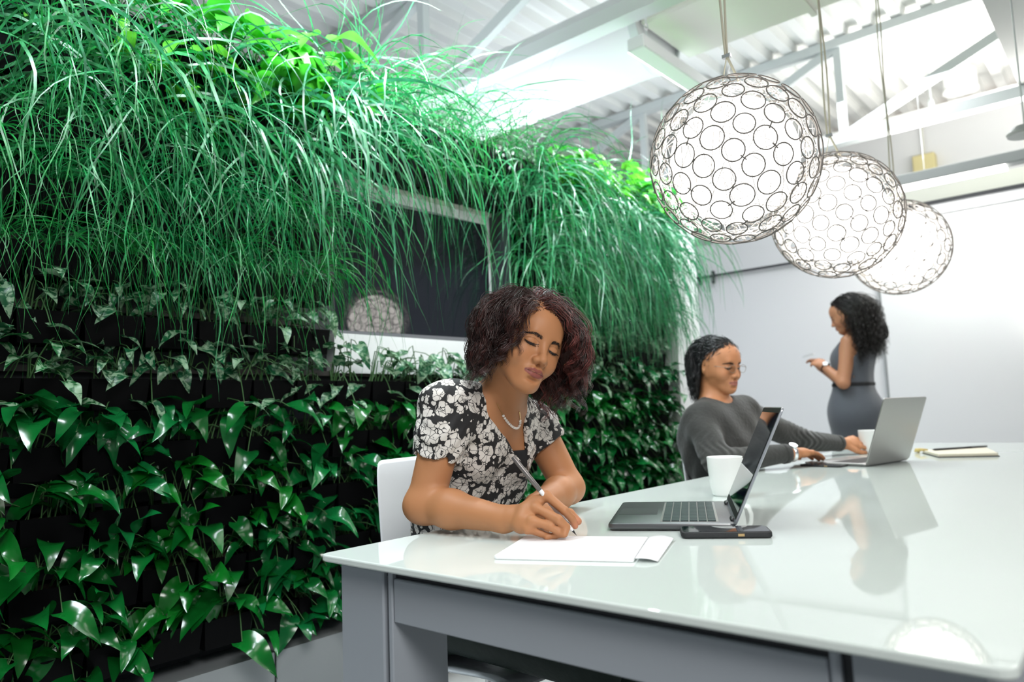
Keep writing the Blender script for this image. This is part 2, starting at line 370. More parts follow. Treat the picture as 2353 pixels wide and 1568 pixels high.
# ================================================================ globe lamps
M_wire = mat('silver_wire', (.15, .14, .13), .4, spec=.25)
M_wirew = mat('white_wire', (.85, .83, .80), .5)
M_bulb = mat('lit_globe', (1, 1, 1), .5, emit=(1, .965, .93), es=1.3)
M_cord = mat('lamp_cord', (.50, .48, .38), .6)
def fib(n):
    i = np.arange(n)+.5; ph = np.arccos(1-2*i/n); th = PI*(1+5**.5)*i
    return np.stack([np.cos(th)*np.sin(ph), np.sin(th)*np.sin(ph), np.cos(ph)], 1)
def globe(loc, label, seed, D=.45, ztop=ZC):
    rs = random.Random(seed); t = thing('globe_pendant_lamp', label, 'lamp', loc, 0, 'round wire globe lamps hanging in a row above the table'); Rr = D/2
    pts = fib(150); mb = MB()
    for i, p in enumerate(pts):
        p = Vector(p.tolist()); u = p.orthogonal().normalized(); v = p.cross(u); rr = .0285*rs.uniform(.93, 1.07); tl = rs.uniform(-.5, .5)
        ring = []
        for k in range(20):
            a = 2*PI*k/20+tl
            q = (p*Rr*math.cos(rr/Rr)+(u*math.cos(a)+v*math.sin(a))*rr)
            ring.append(q.normalized()*Rr)
        mb.tube(ring, .0019 if seed == 1 else .0022, 6, closed=True)
        if i % 3 == 0:             # S-shaped link to a neighbour
            d = np.linalg.norm(pts-pts[i], axis=1); j = int(np.argsort(d)[1+rs.randrange(3)]); qv = Vector(pts[j].tolist())
            a_ = [(p.slerp(qv, s_) if False else (p*(1-s_)+qv*s_)) for s_ in np.linspace(.35, .65, 5)]
            mb.tube([x.normalized()*Rr*1.0 for x in a_], .0020, 4)
    mb.build('ring_shell', M_wire, t, True)
    mb = MB()                       # tangle of fine white wire inside the shell
    for i in range(330):
        p = Vector([rs.gauss(0, 1) for _ in range(3)]).normalized(); q = (p+Vector([rs.gauss(0, .55) for _ in range(3)])).normalized()
        m_ = ((p+q)/2).normalized()*Rr*rs.uniform(.86, .95)
        mb.tube([p*Rr*.955, (p*Rr*.95+m_)/2, m_, (q*Rr*.95+m_)/2, q*Rr*.955], .0011, 3, cap=False)
    mb.build('wire_tangle', M_wirew, t, True)
    MB().sph((0, 0, 0), Rr*.76, 32, 20).build('inner_globe', M_bulb, t, True)
    top = ztop-loc[2]
    mb = MB(); h = Rr+.075
    mb.tube([(.0, 0, h), (-.018, .0, Rr+.0), ], .0018, 5).tube([(0, 0, h), (.02, .0, Rr+.02), (.03, 0, Rr-.01)], .004, 6)
    mb.build('suspension_wire', M_cord, t)
    for s_ in (-1, 1):
        MB().tube([(s_*.004+.004*math.sin(z*9+s_+seed), .003*s_, z) for z in np.linspace(h, top, 24)], .0035, 6).build('cord', M_cord, t)
    MB().box(-.012, .012, -.006, .006, h-.006, h+.004).build('clamp', M_alu, t)
    MB().lathe([(.001, top), (.06, top), (.055, top-.03), (.001, top-.032)], 20).build('canopy', M_steel, t)
    for _ in range(1):
        l = bpy.data.lights.new('globe_light', 'POINT'); l.energy = 3.6; l.color = (1, .93, .86); l.shadow_soft_size = D/2*.78; l.use_soft_falloff = False
        lo_ = bpy.data.objects.new('globe_light', l); COL.objects.link(lo_); lo_.location = loc
    return t
globe((-.797, 1.88, 1.66), 'nearest and largest glowing wire globe lamp over the table', 1)
globe((-.795, 2.74, 1.664), 'middle one of the three glowing wire globe lamps', 2)
globe((-.84, 3.83, 1.715), 'farthest and smallest glowing wire globe lamp', 3, ztop=3.084)
# ================================================================ smooth-blended solids -> one continuous mesh
def _a(p): return np.array([p[0], p[1], p[2]], float)
class Prim:
    def __init__(s, kind, k, neg=False, **kw): s.kind = kind; s.k = k; s.neg = neg; s.__dict__.update(kw)
    def d(s, P):
        if s.kind == 'cap':
            pa = P-s.a; ba = s.b-s.a; h = np.clip(pa@ba/max(ba@ba, 1e-12), 0, 1)
            q = pa-h[:, None]*ba
            if s.fl is not None:   # flattened section: squeeze along axis fl[0] by factor fl[1]
                c_ = q@s.fl[0]; q = q+np.outer(c_*(1/s.fl[1]-1), s.fl[0])
            return np.sqrt((q*q).sum(1))-(s.ra+(s.rb-s.ra)*h)
        if s.kind == 'ell':
            q = (P-s.c)@s.R; k0 = np.sqrt(((q/s.r)**2).sum(1)); k1 = np.sqrt(((q/s.r**2)**2).sum(1))
            return np.where(k1 > 1e-9, k0*(k0-1)/np.maximum(k1, 1e-9), -s.r.min())
        if s.kind == 'plane': return (P-s.c)@s.n
        if s.kind == 'grp': return s.fn(P, None)
def cap(a, b, ra, rb=None, k=.01, neg=False, fl=None):
    return Prim('cap', k, neg, a=_a(a), b=_a(b), ra=ra, rb=ra if rb is None else rb, fl=None if fl is None else (_a(Vector(fl[0]).normalized()), fl[1]))
def ell(c, r, k=.01, neg=False, rot=None):
    return Prim('ell', k, neg, c=_a(c), r=_a(r), R=np.eye(3) if rot is None else np.array(rot.to_3x3()))
def plane(c, n, k=.002, neg=True): return Prim('plane', k, neg, c=_a(c), n=_a(Vector(n).normalized()))
def xf(prims, M):
    """the same solids moved by a rigid matrix"""
    out = []; R3 = np.array(M.to_3x3()); T = np.array(M.translation)
    s_ = np.cbrt(np.linalg.det(R3)); Rn = R3/s_
    for p in prims:
        q = Prim(p.kind, p.k*s_, p.neg)
        if p.kind == 'cap':
            q.a = R3@p.a+T; q.b = R3@p.b+T; q.ra = p.ra*s_; q.rb = p.rb*s_; q.fl = None if p.fl is None else (Rn@p.fl[0], p.fl[1])
        elif p.kind == 'ell': q.c = R3@p.c+T; q.r = p.r*s_; q.R = Rn@p.R
        elif p.kind == 'plane': q.c = R3@p.c+T; q.n = Rn@p.n
        elif p.kind == 'grp':
            q.sub = xf(p.sub, M); q.fn = (lambda sub: (lambda P, _: sdf(sub, P)))(q.sub)
        out.append(q)
    return out
def group(prims, k=.01):
    """blend these first, then join the result to the rest with radius k"""
    q = Prim('grp', k); q.sub = prims; q.fn = lambda P, _: sdf(prims, P); return q
def sdf(prims, P, skip=None):
    d = None
    for p in prims:
        if skip is not None and id(p) in skip: continue
        e = p.d(P)
        if d is None:
            if p.neg: continue
            d = e; continue
        k = p.k
        if p.neg: h = np.maximum(k-np.abs(d+e), 0)/k; d = np.maximum(d, -e)+h*h*k*.25
        else: h = np.maximum(k-np.abs(d-e), 0)/k; d = np.minimum(d, e)-h*h*k*.25
    return np.full(len(P), 1.) if d is None else d
def grow_mesh(prims, lo, hi, h, disp=None):
    """surface nets over the blocks near the surface"""
    lo = np.array(lo, float); n = np.ceil((np.array(hi)-lo)/h).astype(int)+1; B = 12
    nb = np.ceil(n/B).astype(int)+1; rad = B*h*math.sqrt(3)/2
    bi = np.stack(np.meshgrid(*[np.arange(q) for q in nb], indexing='ij'), -1).reshape(-1, 3)
    cen = lo+(bi+.5)*B*h; dc = sdf(prims, cen); keep = np.abs(dc) < rad*1.6+.012; bi = bi[keep]; cen = cen[keep]
    pd = [p.d(cen) for p in prims]
    g = np.stack(np.meshgrid(*[np.arange(B+1)]*3, indexing='ij'), -1).reshape(-1, 3)
    NN = (nb*B+2).astype(np.int64)
    key = lambda I: (I[:, 0]*NN[1]+I[:, 1])*NN[2]+I[:, 2]
    VK, VP, QX = [], [], []
    cs = g[(g < B).all(1)]; S = B+1
    gi = lambda c: (c[:, 0]*S+c[:, 1])*S+c[:, 2]
    corners = np.array([[i, j, k] for i in (0, 1) for j in (0, 1) for k in (0, 1)])
    cidx = np.stack([gi(cs+c) for c in corners], 1)
    EDG = [(a, b) for a in range(8) for b in range(a+1, 8) if bin(a ^ b).count('1') == 1]
    for q in range(len(bi)):
        base = bi[q]*B; P = lo+(base+g)*h
        skip = {id(p) for p, dd in zip(prims, pd) if dd[q]-rad*(2.4 if p.kind in ('ell', 'grp') or (p.kind == 'cap' and p.fl is not None) else 1.25) > p.k+3*h+.008}
        d = sdf(prims, P, skip)
        if disp is not None: d = d-disp(P)
        if d.min() > 0 or d.max() < 0: continue
        cv = d[cidx]; ins = cv < 0; act = ins.any(1) & ~ins.all(1)
        if not act.any(): continue
        c_ = cs[act]; cv = cv[act]; acc = np.zeros((len(c_), 3)); cnt = np.zeros(len(c_))
        for a, b in EDG:
            va, vb = cv[:, a], cv[:, b]; m = (va < 0) != (vb < 0)
            t = np.where(m, va/np.where(va == vb, 1, va-vb), 0)
            acc += np.where(m[:, None], corners[a]+(corners[b]-corners[a])*t[:, None], 0); cnt += m
        VP.append(lo+(base+c_+acc/cnt[:, None])*h); VK.append(key(base+c_))
        s3 = (d < 0).reshape(S, S, S)
        for ax in range(3):
            sl0 = [slice(0, B)]*3; sl1 = list(sl0); sl1[ax] = slice(1, B+1)
            A_, B_ = s3[tuple(sl0)], s3[tuple(sl1)]; e = np.argwhere(A_ != B_)
            if len(e):
                fl = A_[tuple(e.T)]; I = base+e; u = np.zeros(3, int); v = np.zeros(3, int); u[(ax+1) % 3] = 1; v[(ax+2) % 3] = 1
                qd = np.stack([key(I-u-v), key(I-v), key(I), key(I-u)], 1)
                qd[~fl] = qd[~fl][:, ::-1]; QX.append(qd)
    VK = np.concatenate(VK); VP = np.concatenate(VP); QX = np.concatenate(QX)
    o = np.argsort(VK); VK = VK[o]; VP = VP[o]
    ix = np.clip(np.searchsorted(VK, QX), 0, len(VK)-1); ok = (VK[ix] == QX).all(1); F = ix[ok]
    used = np.unique(F); re = np.zeros(len(VP), int); re[used] = np.arange(len(used)); return VP[used], re[F]
def relax(v, f, it=1, mask=None):
    for _ in range(it):
        acc = np.zeros_like(v); cnt = np.zeros(len(v))
        for a, b in ((0, 1), (1, 2), (2, 3), (3, 0)):
            np.add.at(acc, f[:, a], v[f[:, b]]); np.add.at(acc, f[:, b], v[f[:, a]]); np.add.at(cnt, f[:, a], 1); np.add.at(cnt, f[:, b], 1)
        nv = v+.5*(acc/np.maximum(cnt, 1)[:, None]-v); v = nv if mask is None else np.where(mask[:, None], nv, v)
    return v
def mirror(fn): return [fn(1), fn(-1)]
# ---------------------------------------------------------------- a head: x its right, y forward, z up, metres, origin between the ears at eye height
def head_prims(fem=True, eyes='down', jaw=1.0):
    P = [ell((0, -.018, .036), (.073, .090, .078), .02), ell((0, .020, -.012), (.064, .066, .082), .03),
         ell((0, .036, .045), (.055, .050, .045), .03)]
    for s in (1, -1):
        P += [cap((s*.0535, -.002, -.045), (s*.020, .057, -.094), .014, .012, .03),
              ell((s*.040, .052, -.034), (.023, .024, .024), .028), ell((s*.064, .012, .0), (.012, .03, .035), .03)]
    P += [ell((0, .068, -.0935), (.0195*jaw, .017, .017), .022), ell((0, .052, -.085), (.030, .026, .022), .025),
          cap((.030, .074, .024), (-.030, .074, .024), .009, k=.018)]
    for s in (1, -1): P.append(ell((s*.031, .094, .002), (.0175, .015, .0125), .014, neg=True))
    for s in (1, -1): P.append(ell((s*.0305, .0690, .0005), (.0168, .0140, .0130), .004))
    # lids: crease above, lash fold below
    for s in (1, -1):
        P.append(cap((s*.018, .083, .0095), (s*.030, .0855, .0135), .0010, .0012, .004, True)); P.append(cap((s*.030, .0855, .0135), (s*.044, .074, .0085), .0012, .001, .004, True))
    w = 1.0 if fem else 1.08
    P += [cap((0, .080, .014), (0, .097, -.026), .0065, .0085, .014), ell((0, .1005, -.034), (.0105*w, .0105, .0092), .008),
          ell((.0125*w, .0915, -.0375), (.0076, .0095, .0075), .007), ell((-.0125*w, .0915, -.0375), (.0076, .0095, .0075), .007),
          ell((0, .074, -.066), (.027, .017, .021), .018)]
    for s in (1, -1): P.append(ell((s*.0062, .1000, -.0435), (.0038, .0052, .0030), .003, neg=True))
    P += [cap((0, .0855, -.046), (0, .0885, -.054), .0016, .0020, .006, True)]
    for s in (1, -1):
        P += [cap((0, .0885, -.0605), (s*.010, .0880, -.0588), .0052, .0052, .005), cap((s*.010, .0880, -.0588), (s*.0262, .0760, -.0645), .0052, .0020, .005),
              cap((0, .0880, -.0710), (s*.009, .0870, -.0705), .0070, .0064, .005), cap((s*.009, .0870, -.0705), (s*.0255, .0760, -.0660), .0064, .0020, .005)]
    P += [cap((.012, .0935, -.0650), (-.012, .0935, -.0650), .0009, k=.003, neg=True)]
    for s in (1, -1): P += [cap((s*.012, .0935, -.0650), (s*.025, .0795, -.0648), .0009, .0009, .003, True)]
    P += [ell((0, .0865, -.0825), (.014, .005, .0035), .010, neg=True)]
    for s in (1, -1):
        Mr = Matrix.Rotation(s*R(-22), 4, 'Z') @ Matrix.Rotation(R(-12), 4, 'X')
        P += [ell((s*.0765, -.012, -.008), (.0075, .0165, .030), .005, rot=Mr), ell((s*.0845, -.006, -.003), (.0055, .009, .017), .004, neg=True, rot=Mr)]
    return P
def seg_d(P, a, b):
    a = np.array(a); b = np.array(b); ba = b-a; h = np.clip((P-a)@ba/(ba@ba), 0, 1); return np.linalg.norm(P-a-h[:, None]*ba, axis=1)
def face_cols(L, skin, lip, brow, eyes='down', fem=True):
    """what colour the face has at local point L: lips, lashes, brows, the eye opening, painted crease shade"""
    c = np.tile(np.array(skin, float), (len(L), 1)); X = L.copy(); X[:, 0] = np.abs(X[:, 0])
    def mix(m, col): nonlocal c; m = np.clip(m, 0, 1)[:, None]; c = c*(1-m)+np.array(col)*m
    front = X[:, 1] > .055
    XZ = X.copy(); XZ[:, 1] = 0
    def sd2(a, b): return seg_d(XZ, (a[0], 0, a[2]), (b[0], 0, b[2]))
    # slightly rosier nose tip, cheeks
    mix(.18*np.exp(-((X-[.038, .075, -.03])**2).sum(1)/.0003), (skin[0]*1.1, skin[1]*.8, skin[2]*.75))
    up = np.minimum(sd2((0, 0, -.0608), (.009, 0, -.0588)), sd2((.009, 0, -.0588), (.0255, 0, -.0645)))
    lo_ = np.minimum(sd2((0, 0, -.0712), (.009, 0, -.0708)), sd2((.009, 0, -.0708), (.0245, 0, -.0660)))
    tp = np.clip(1-X[:, 0]/.028, 0, 1)**.5
    m = np.maximum((.0022+.0024*tp-up)/.0010, (.0024+.0042*tp-lo_)/.0010); mix(np.where(front & (X[:, 0] < .0270), m, 0), lip)
    cr = np.minimum(sd2((0, 0, -.0650), (.012, 0, -.0650)), sd2((.012, 0, -.0650), (.025, 0, -.0646)))
    mix(np.where(front, (.0013-cr)/.0010, 0), tuple(q*.3 for q in lip))  # shade between the lips, painted as a dark line
    # lash line
    zl = -.0035 if eyes == 'down' else .0062
    ex = (X[:, 0]-.0305)/.0150; lz = zl-(.0040 if eyes == 'down' else -.001)*(1-ex**2)*(1 if eyes == 'down' else -.0)-(.001)*ex
    lz = np.where(np.abs(ex) < 1.12, lz, 9); m = (.0020+.0016*np.clip(1-ex**2, 0, 1)+.0004*ex-np.abs(X[:, 2]-lz-.0006))/.0008; mix(np.where(X[:, 1] > .06, m, 0), (.012, .008, .007))
    if eyes == 'down':
        zk = .0085-.0045*ex**2; m = (.0013-np.abs(X[:, 2]-np.where(np.abs(ex) < 1.1, zk, 9)))/.0010; mix(np.where(X[:, 1] > .06, np.clip(m, 0, .5), 0), tuple(q*.35 for q in skin))  # shade of the upper lid crease, painted as darker skin
    # brow
    b1 = np.minimum(seg_d(X, (.016, .09, .0235), (.032, .088, .0295)), seg_d(X, (.032, .088, .0295), (.049, .068, .0245)))
    b1 = np.sqrt(np.maximum(b1**2, 0)); zc = np.interp(X[:, 0], [.014, .032, .051], [.0140, .0190, .0150]); th = np.interp(X[:, 0], [.012, .02, .04, .053], [.0020, .0030, .0023, .0004])
    m = (th-np.abs(X[:, 2]-zc))/.0014*np.where((X[:, 0] > .0125) & (X[:, 0] < .053), 1, 0); mix(np.where(X[:, 1] > .05, np.clip(m, 0, .6), 0), brow)
    return c
# ---------------------------------------------------------------- a hand from joint positions
def hand_prims(wr, palm_dir, back, fingers, thumb, s=1.0, wid=.078):
    """wr wrist point, palm_dir wrist->knuckles, back normal of the back of the hand, fingers: four lists of points from knuckle to tip (index first), thumb: points from its root"""
    wr = Vector(wr); out = [cap(wr, wr+palm_dir*.02, .024*s, .024*s, .02, fl=(back, .78))]
    kn = [Vector(f[0]) for f in fingers]
    for i, k_ in enumerate(kn):
        root = wr+palm_dir*.018+(k_-wr-palm_dir*.018)*.12
        out.append(cap(root, k_, .0155*s, .0105*s, .016, fl=(back, .9)))
    for i, k_ in enumerate(kn[:-1]): out.append(cap((k_*.7+wr*.3), (kn[i+1]*.7+wr*.3), .013*s, .013*s, .014))
    rr = [(.0098, .0088, .0080, .0070), (.0102, .009, .0082, .0071), (.0096, .0086, .0078, .0068), (.0086, .0076, .0068, .0060)]
    for f, r_ in zip(fingers, rr):
        f = [Vector(p) for p in f]; g_ = []
        for i in range(len(f)-1): g_.append(cap(f[i], f[i+1], r_[i]*s, r_[i+1]*s, .003))
        out.append(group(g_, .006))
    th = [Vector(p) for p in thumb]; tr = (.0145, .0118, .0103, .0086)
    out.append(group([cap(th[i], th[i+1], tr[i]*s, tr[min(i+1, 3)]*s, .004) for i in range(len(th)-1)], .006))
    return out
def nail(mb, p0, p1, nrm, w, l):
    p0 = Vector(p0); p1 = Vector(p1); d = (p1-p0).normalized(); n = Vector(nrm); n = (n-d*n.dot(d)).normalized(); sd = d.cross(n)
    vs = []; 
    for i in range(6):
        for j in range(7):
            a = (j/6-.5)*2; u = i/5; ww = w*(1-.25*max(0, u-.6)/.4*0) * math.sqrt(max(0, 1-(max(0, u-.55)/.46)**2)) if u > .55 else w
            vs.append(p1+d*(u*l-l*.6)+sd*a*ww*.5+n*(1-.35*a*a)*w*.58)
    mb.add(vs, [(i*7+j, i*7+j+1, (i+1)*7+j+1, (i+1)*7+j) for i in range(5) for j in range(6)])
# ---------------------------------------------------------------- hair strands as one mesh of fine tapered tubes
def strand_mesh(name, P, rad, m, parent, cols=None, sides=3):
    """P (n, s, 3) points, rad (n, s)"""
    n, s, _ = P.shape; T = np.gradient(P, axis=1); T /= np.linalg.norm(T, axis=2, keepdims=True)+1e-9
    ref = np.array([.31, .22, .93]); U = np.cross(T, ref); U /= np.linalg.norm(U, axis=2, keepdims=True)+1e-9; W = np.cross(T, U)
    vs = []
    for k in range(sides):
        a = 2*PI*k/sides; vs.append(P+(U*math.cos(a)+W*math.sin(a))*rad[..., None])
    vs = np.stack(vs, 2)           # n, s, sides, 3
    i = np.arange(n)[:, None, None]*s*sides; j = np.arange(s-1)[None, :, None]*sides; k = np.arange(sides)[None, None, :]; k2 = (k+1) % sides
    f = np.stack([i+j+k, i+j+k2, i+j+sides+k2, i+j+sides+k], -1).reshape(-1, 4)
    cc = None if cols is None else np.repeat(cols, s*sides, axis=0)
    return npmesh(name, vs.reshape(-1, 3), f, m, parent, True, cc)
def ell_push(p, c, r, grow=0.):
    q = (p-c)/(r+grow) if np.isscalar(grow) else (p-c)/(r[None]+grow[:, None])
    l = np.linalg.norm(q, axis=1); m = l < 1; out = p.copy()
    s = (1/np.maximum(l, 1e-6))[:, None]; out[m] = (c+(p-c)*s)[m]; return out
def hair(root, d0, length, seg, H, grav, blocks, vol, curl, rg, sweep=None, wob=.0):
    """march strands in head space: root (n,3), d0 (n,3); blocks = [(centre, radii, uses volume)]; curl = (amplitude, turns per metre, start)"""
    n = len(root); g = np.array((H.to_3x3().inverted() @ Vector((0, 0, -1))).normalized()); p = root.copy(); d = d0/np.linalg.norm(d0, axis=1, keepdims=True)
    L = np.broadcast_to(length, (n,)); out = [p.copy()]
    for k in range(seg-1):
        u = k/seg; gg = grav[0]+(grav[1]-grav[0])*min(1, u*2)
        d = d*(1-gg)+g*gg+rg.normal(0, 1, (n, 3))*wob
        if sweep is not None: d = d+sweep(p, u)
        d /= np.linalg.norm(d, axis=1, keepdims=True); p = p+d*(L/seg)[:, None]
        for c, r, uv in blocks: p = ell_push(p, np.array(c, float), np.array(r, float), vol if uv else 0.)
        out.append(p.copy())
    P = np.stack(out, 1)
    for _ in range(2): P[:, 1:-1] = (P[:, :-2]+2*P[:, 1:-1]+P[:, 2:])/4
    amp, tpm, st = curl; T = np.gradient(P, axis=1); T /= np.linalg.norm(T, axis=2, keepdims=True)+1e-9
    U = np.cross(T, np.array([.2, .3, .93])); U /= np.linalg.norm(U, axis=2, keepdims=True)+1e-9; W = np.cross(T, U)
    s = np.linspace(0, 1, seg)[None]*L[:, None]; ph = rg.uniform(0, 2*PI, (n, 1)); tp = tpm*rg.uniform(.75, 1.3, (n, 1))
    A = np.clip((s/L[:, None]-st)/(1-st), 0, 1)*amp*rg.uniform(.5, 1.4, (n, 1))
    return P+(U*np.cos(ph+2*PI*tp*s)[..., None]+W*np.sin(ph+2*PI*tp*s)[..., None])*A[..., None]
def scalp(n, rg, front, c=(0, -.018, .036), r=(.074, .091, .079)):
    """random points on the scalp; front(x, y, z) true where hair grows"""
    out = []
    while len(out) < n:
        v = rg.normal(0, 1, 3); v /= np.linalg.norm(v); p = np.array(c)+v*np.array(r)
        if front(*p): out.append(p)
    return np.array(out)
def toworld(P, H): A = np.array(H); return P@A[:3, :3].T+A[:3, 3]
def hit(prims, px, py, t0=.6, t1=6., off=0.):
    d = ray(px, py); n = np.linalg.norm(d); d = d/n; t = t0
    for _ in range(200):
        e = float(sdf(prims, np.array([CAMP+d*t]))[0])-off
        if e < 3e-4: return Vector((CAMP+d*t).tolist())
        t += max(e*.8, 3e-4)
        if t > t1: return None
    return Vector((CAMP+d*t).tolist())
def front_y(prims, x, z):
    ys = np.linspace(.125, .02, 220); d = sdf(prims, np.stack([np.full(220, x), ys, np.full(220, z)], 1)); k = int(np.argmax(d < 0)); return float(ys[k])
def frame(yaw, pit, rol, loc, s=1.0):
    return Matrix.Translation(loc) @ Matrix.Rotation(R(yaw), 4, 'Z') @ Matrix.Rotation(R(pit), 4, 'X') @ Matrix.Rotation(R(rol), 4, 'Y') @ Matrix.Scale(s, 4)
def lashes_brows(HP, H, parent, m, brow_n=130, lashes=True):
    rg = np.random.default_rng(5)
    for s in (1, -1):
        A = []; rad = []
        for i in range(brow_n):
            u = rg.uniform(0, 1); x = .0135+.037*u; zc = np.interp(x, [.0135, .033, .052], [.0135, .0185, .0140]); th = np.interp(x, [.012, .02, .04, .053], [.0028, .0036, .0022, .0003])
            z = zc+rg.uniform(-1, 1)*th; ln = rg.uniform(.004, .007); dx, dz = (.75, .75-1.3*u)
            pts = []
            for q in np.linspace(0, 1, 4): xx = x+dx*ln*q; zz = z+dz*ln*q; pts.append((s*xx, front_y(HP, s*xx, zz)+.0006, zz))
            A.append(pts); rad.append([.00028, .00028, .00022, .0001])
        strand_mesh('eyebrow', toworld(np.array(A), H), np.array(rad), m, parent); A = []; rad = []
        if lashes:
            for i in range(34):
                ex = rg.uniform(-1.05, 1.15); x = .0305+.0150*ex; z = -.0034-.0042*(1-min(1, ex*ex))+.0012*ex
                y = front_y(HP, s*x, z)+.0004; ln = rg.uniform(.005, .008)*(1+.25*ex)
                A.append([(s*(x+ex*ln*.35*q), y+ln*.8*q, z-ln*(.75*q-.35*q*q)) for q in np.linspace(0, 1, 4)]); rad.append([.0003, .00027, .0002, .0001])
            strand_mesh('eyelashes', toworld(np.array(A), H), np.array(rad), m, parent)
# ================================================================ woman writing at the table
M_skin1 = mat('skin_brown', (.4, .2, .1), .52, spec=.35, attr='Col', sss=.06, bump=(400, .08, .0006))
M_hair1 = mat('hair_dark_brown', (.02, .01, .01), .38, attr='Col', spec=.6)
def floral():
    m = bpy.data.materials.new('floral_print'); m.use_nodes = True; nt = m.node_tree; b = nt.nodes['Principled BSDF']; b.inputs['Roughness'].default_value = .75
    N = nt.nodes.new; Lk = nt.links.new
    def math_(op, a, b_=None, c=None):
        n = N('ShaderNodeMath'); n.operation = op
        for i, v in enumerate((a, b_, c)):
            if v is None: continue
            if isinstance(v, (int, float)): n.inputs[i].default_value = v
            else: Lk(v, n.inputs[i])
        return n.outputs[0]
    tc = N('ShaderNodeTexCoord'); ns = N('ShaderNodeTexNoise'); ns.inputs['Scale'].default_value = 38; Lk(tc.outputs['Object'], ns.inputs['Vector'])
    va = N('ShaderNodeVectorMath'); va.operation = 'SCALE'; Lk(ns.outputs['Color'], va.inputs[0]); va.inputs['Scale'].default_value = .010
    vb = N('ShaderNodeVectorMath'); vb.operation = 'ADD'; Lk(tc.outputs['Object'], vb.inputs[0]); Lk(va.outputs[0], vb.inputs[1])
    def vor(scale, feat):
        v = N('ShaderNodeTexVoronoi'); v.feature = feat; v.inputs['Scale'].default_value = scale; Lk(vb.outputs[0], v.inputs['Vector']); return v
    f1 = vor(30, 'F1'); f2 = vor(56, 'F1'); pet = vor(60, 'DISTANCE_TO_EDGE'); pet2 = vor(120, 'DISTANCE_TO_EDGE'); f1.inputs['Randomness'].default_value = .75; f2.inputs['Randomness'].default_value = .8
    wob = N('ShaderNodeTexNoise'); wob.inputs['Scale'].default_value = 75; Lk(tc.outputs['Object'], wob.inputs['Vector'])
    wv0 = math_('MULTIPLY', math_('SUBTRACT', wob.outputs['Fac'], .5), .34)
    flower = math_('MAXIMUM', math_('LESS_THAN', math_('ADD', f1.outputs['Distance'], wv0), .53), math_('LESS_THAN', math_('ADD', f2.outputs['Distance'], wv0), .36))
    line = math_('LESS_THAN', pet.outputs['Distance'], .028)
    core = math_('LESS_THAN', f1.outputs['Distance'], .22); l2 = math_('MULTIPLY', core, math_('LESS_THAN', pet2.outputs['Distance'], .06))
    ink = math_('MAXIMUM', math_('SUBTRACT', 1, flower), math_('MAXIMUM', line, l2))
    mx = N('ShaderNodeMix'); mx.data_type = 'RGBA'; Lk(ink, mx.inputs[0]); mx.inputs[6].default_value = (.66, .62, .58, 1); mx.inputs[7].default_value = (.012, .011, .012, 1)
    Lk(mx.outputs[2], b.inputs['Base Color'])
    wv = N('ShaderNodeTexNoise'); wv.inputs['Scale'].default_value = 26; wv.inputs['Detail'].default_value = 2; Lk(tc.outputs['Object'], wv.inputs['Vector'])
    bp = N('ShaderNodeBump'); bp.inputs['Strength'].default_value = .5; bp.inputs['Distance'].default_value = .012; Lk(wv.outputs['Fac'], bp.inputs['Height']); Lk(bp.outputs[0], b.inputs['Normal'])
    return m
M_floral = floral()
M_black_cloth = mat('black_cloth', (.010, .010, .012), .8)
M_jean = mat('dark_green_denim', (.008, .020, .017), .7, bump=(30, .3, .01))
H1 = frame(-110, -9, -21, (-1.080, 1.300, 1.156), .97)
HP1 = head_prims(True)
def zp(px, py, z): return at(px, py, Z=z)
shR, shL = V(-1.225, 1.19, 1.022), V(-1.255, 1.530, .975)
elR, wrR = V(-1.262, 1.140, .800), zp(1160, 1194, .779)
elL, wrL = V(-1.185, 1.580, .795), zp(1232, 1160, .782)
nb = V(-1.205, 1.352, 1.030); hd = H1 @ V(0, -.022, -.05)
arm1 = [cap(shR, elR, .049, .0415, .03), cap(elR, elR+(wrR-elR)*.35, .041, .0405, .02), cap(elR+(wrR-elR)*.35, wrR, .0405, .0265, .02),
        ell(elR+V(-.006, -.004, -.004), (.040, .040, .034), .02),
        cap(shL, elL, .048, .041, .03), cap(elL, elL+(wrL-elL)*.35, .040, .0395, .02), cap(elL+(wrL-elL)*.35, wrL, .0395, .026, .02)]
# writing hand
idx = [zp(1257, 1140, .828), zp(1297, 1174, .801), zp(1313, 1191, .784), zp(1321, 1209, .767)]
mid = [zp(1231, 1168, .806), zp(1283, 1194, .787), zp(1301, 1212, .770), zp(1297, 1228, .758)]
rin = [zp(1222, 1197, .784), zp(1264, 1210, .773), zp(1288, 1226, .759), zp(1276, 1232, .753)]
pky = [zp(1212, 1216, .768), zp(1243, 1226, .758), zp(1262, 1233, .752), zp(1256, 1235, .751)]
thR = [wrR+V(.02, .03, .004), V(-.975, 1.232, .787), V(-.932, 1.243, .786), zp(1321, 1200, .770)+V(.0, .010, .0)]
pdir = ((idx[0]+pky[0])/2-wrR).normalized(); side = (idx[0]-pky[0]).normalized(); backn = side.cross(pdir).normalized()
if backn.dot(Vector(CAMP.tolist())-wrR) < 0: backn = -backn
hR = hand_prims(wrR, pdir, backn, [idx, mid, rin, pky], thR, 1.0)
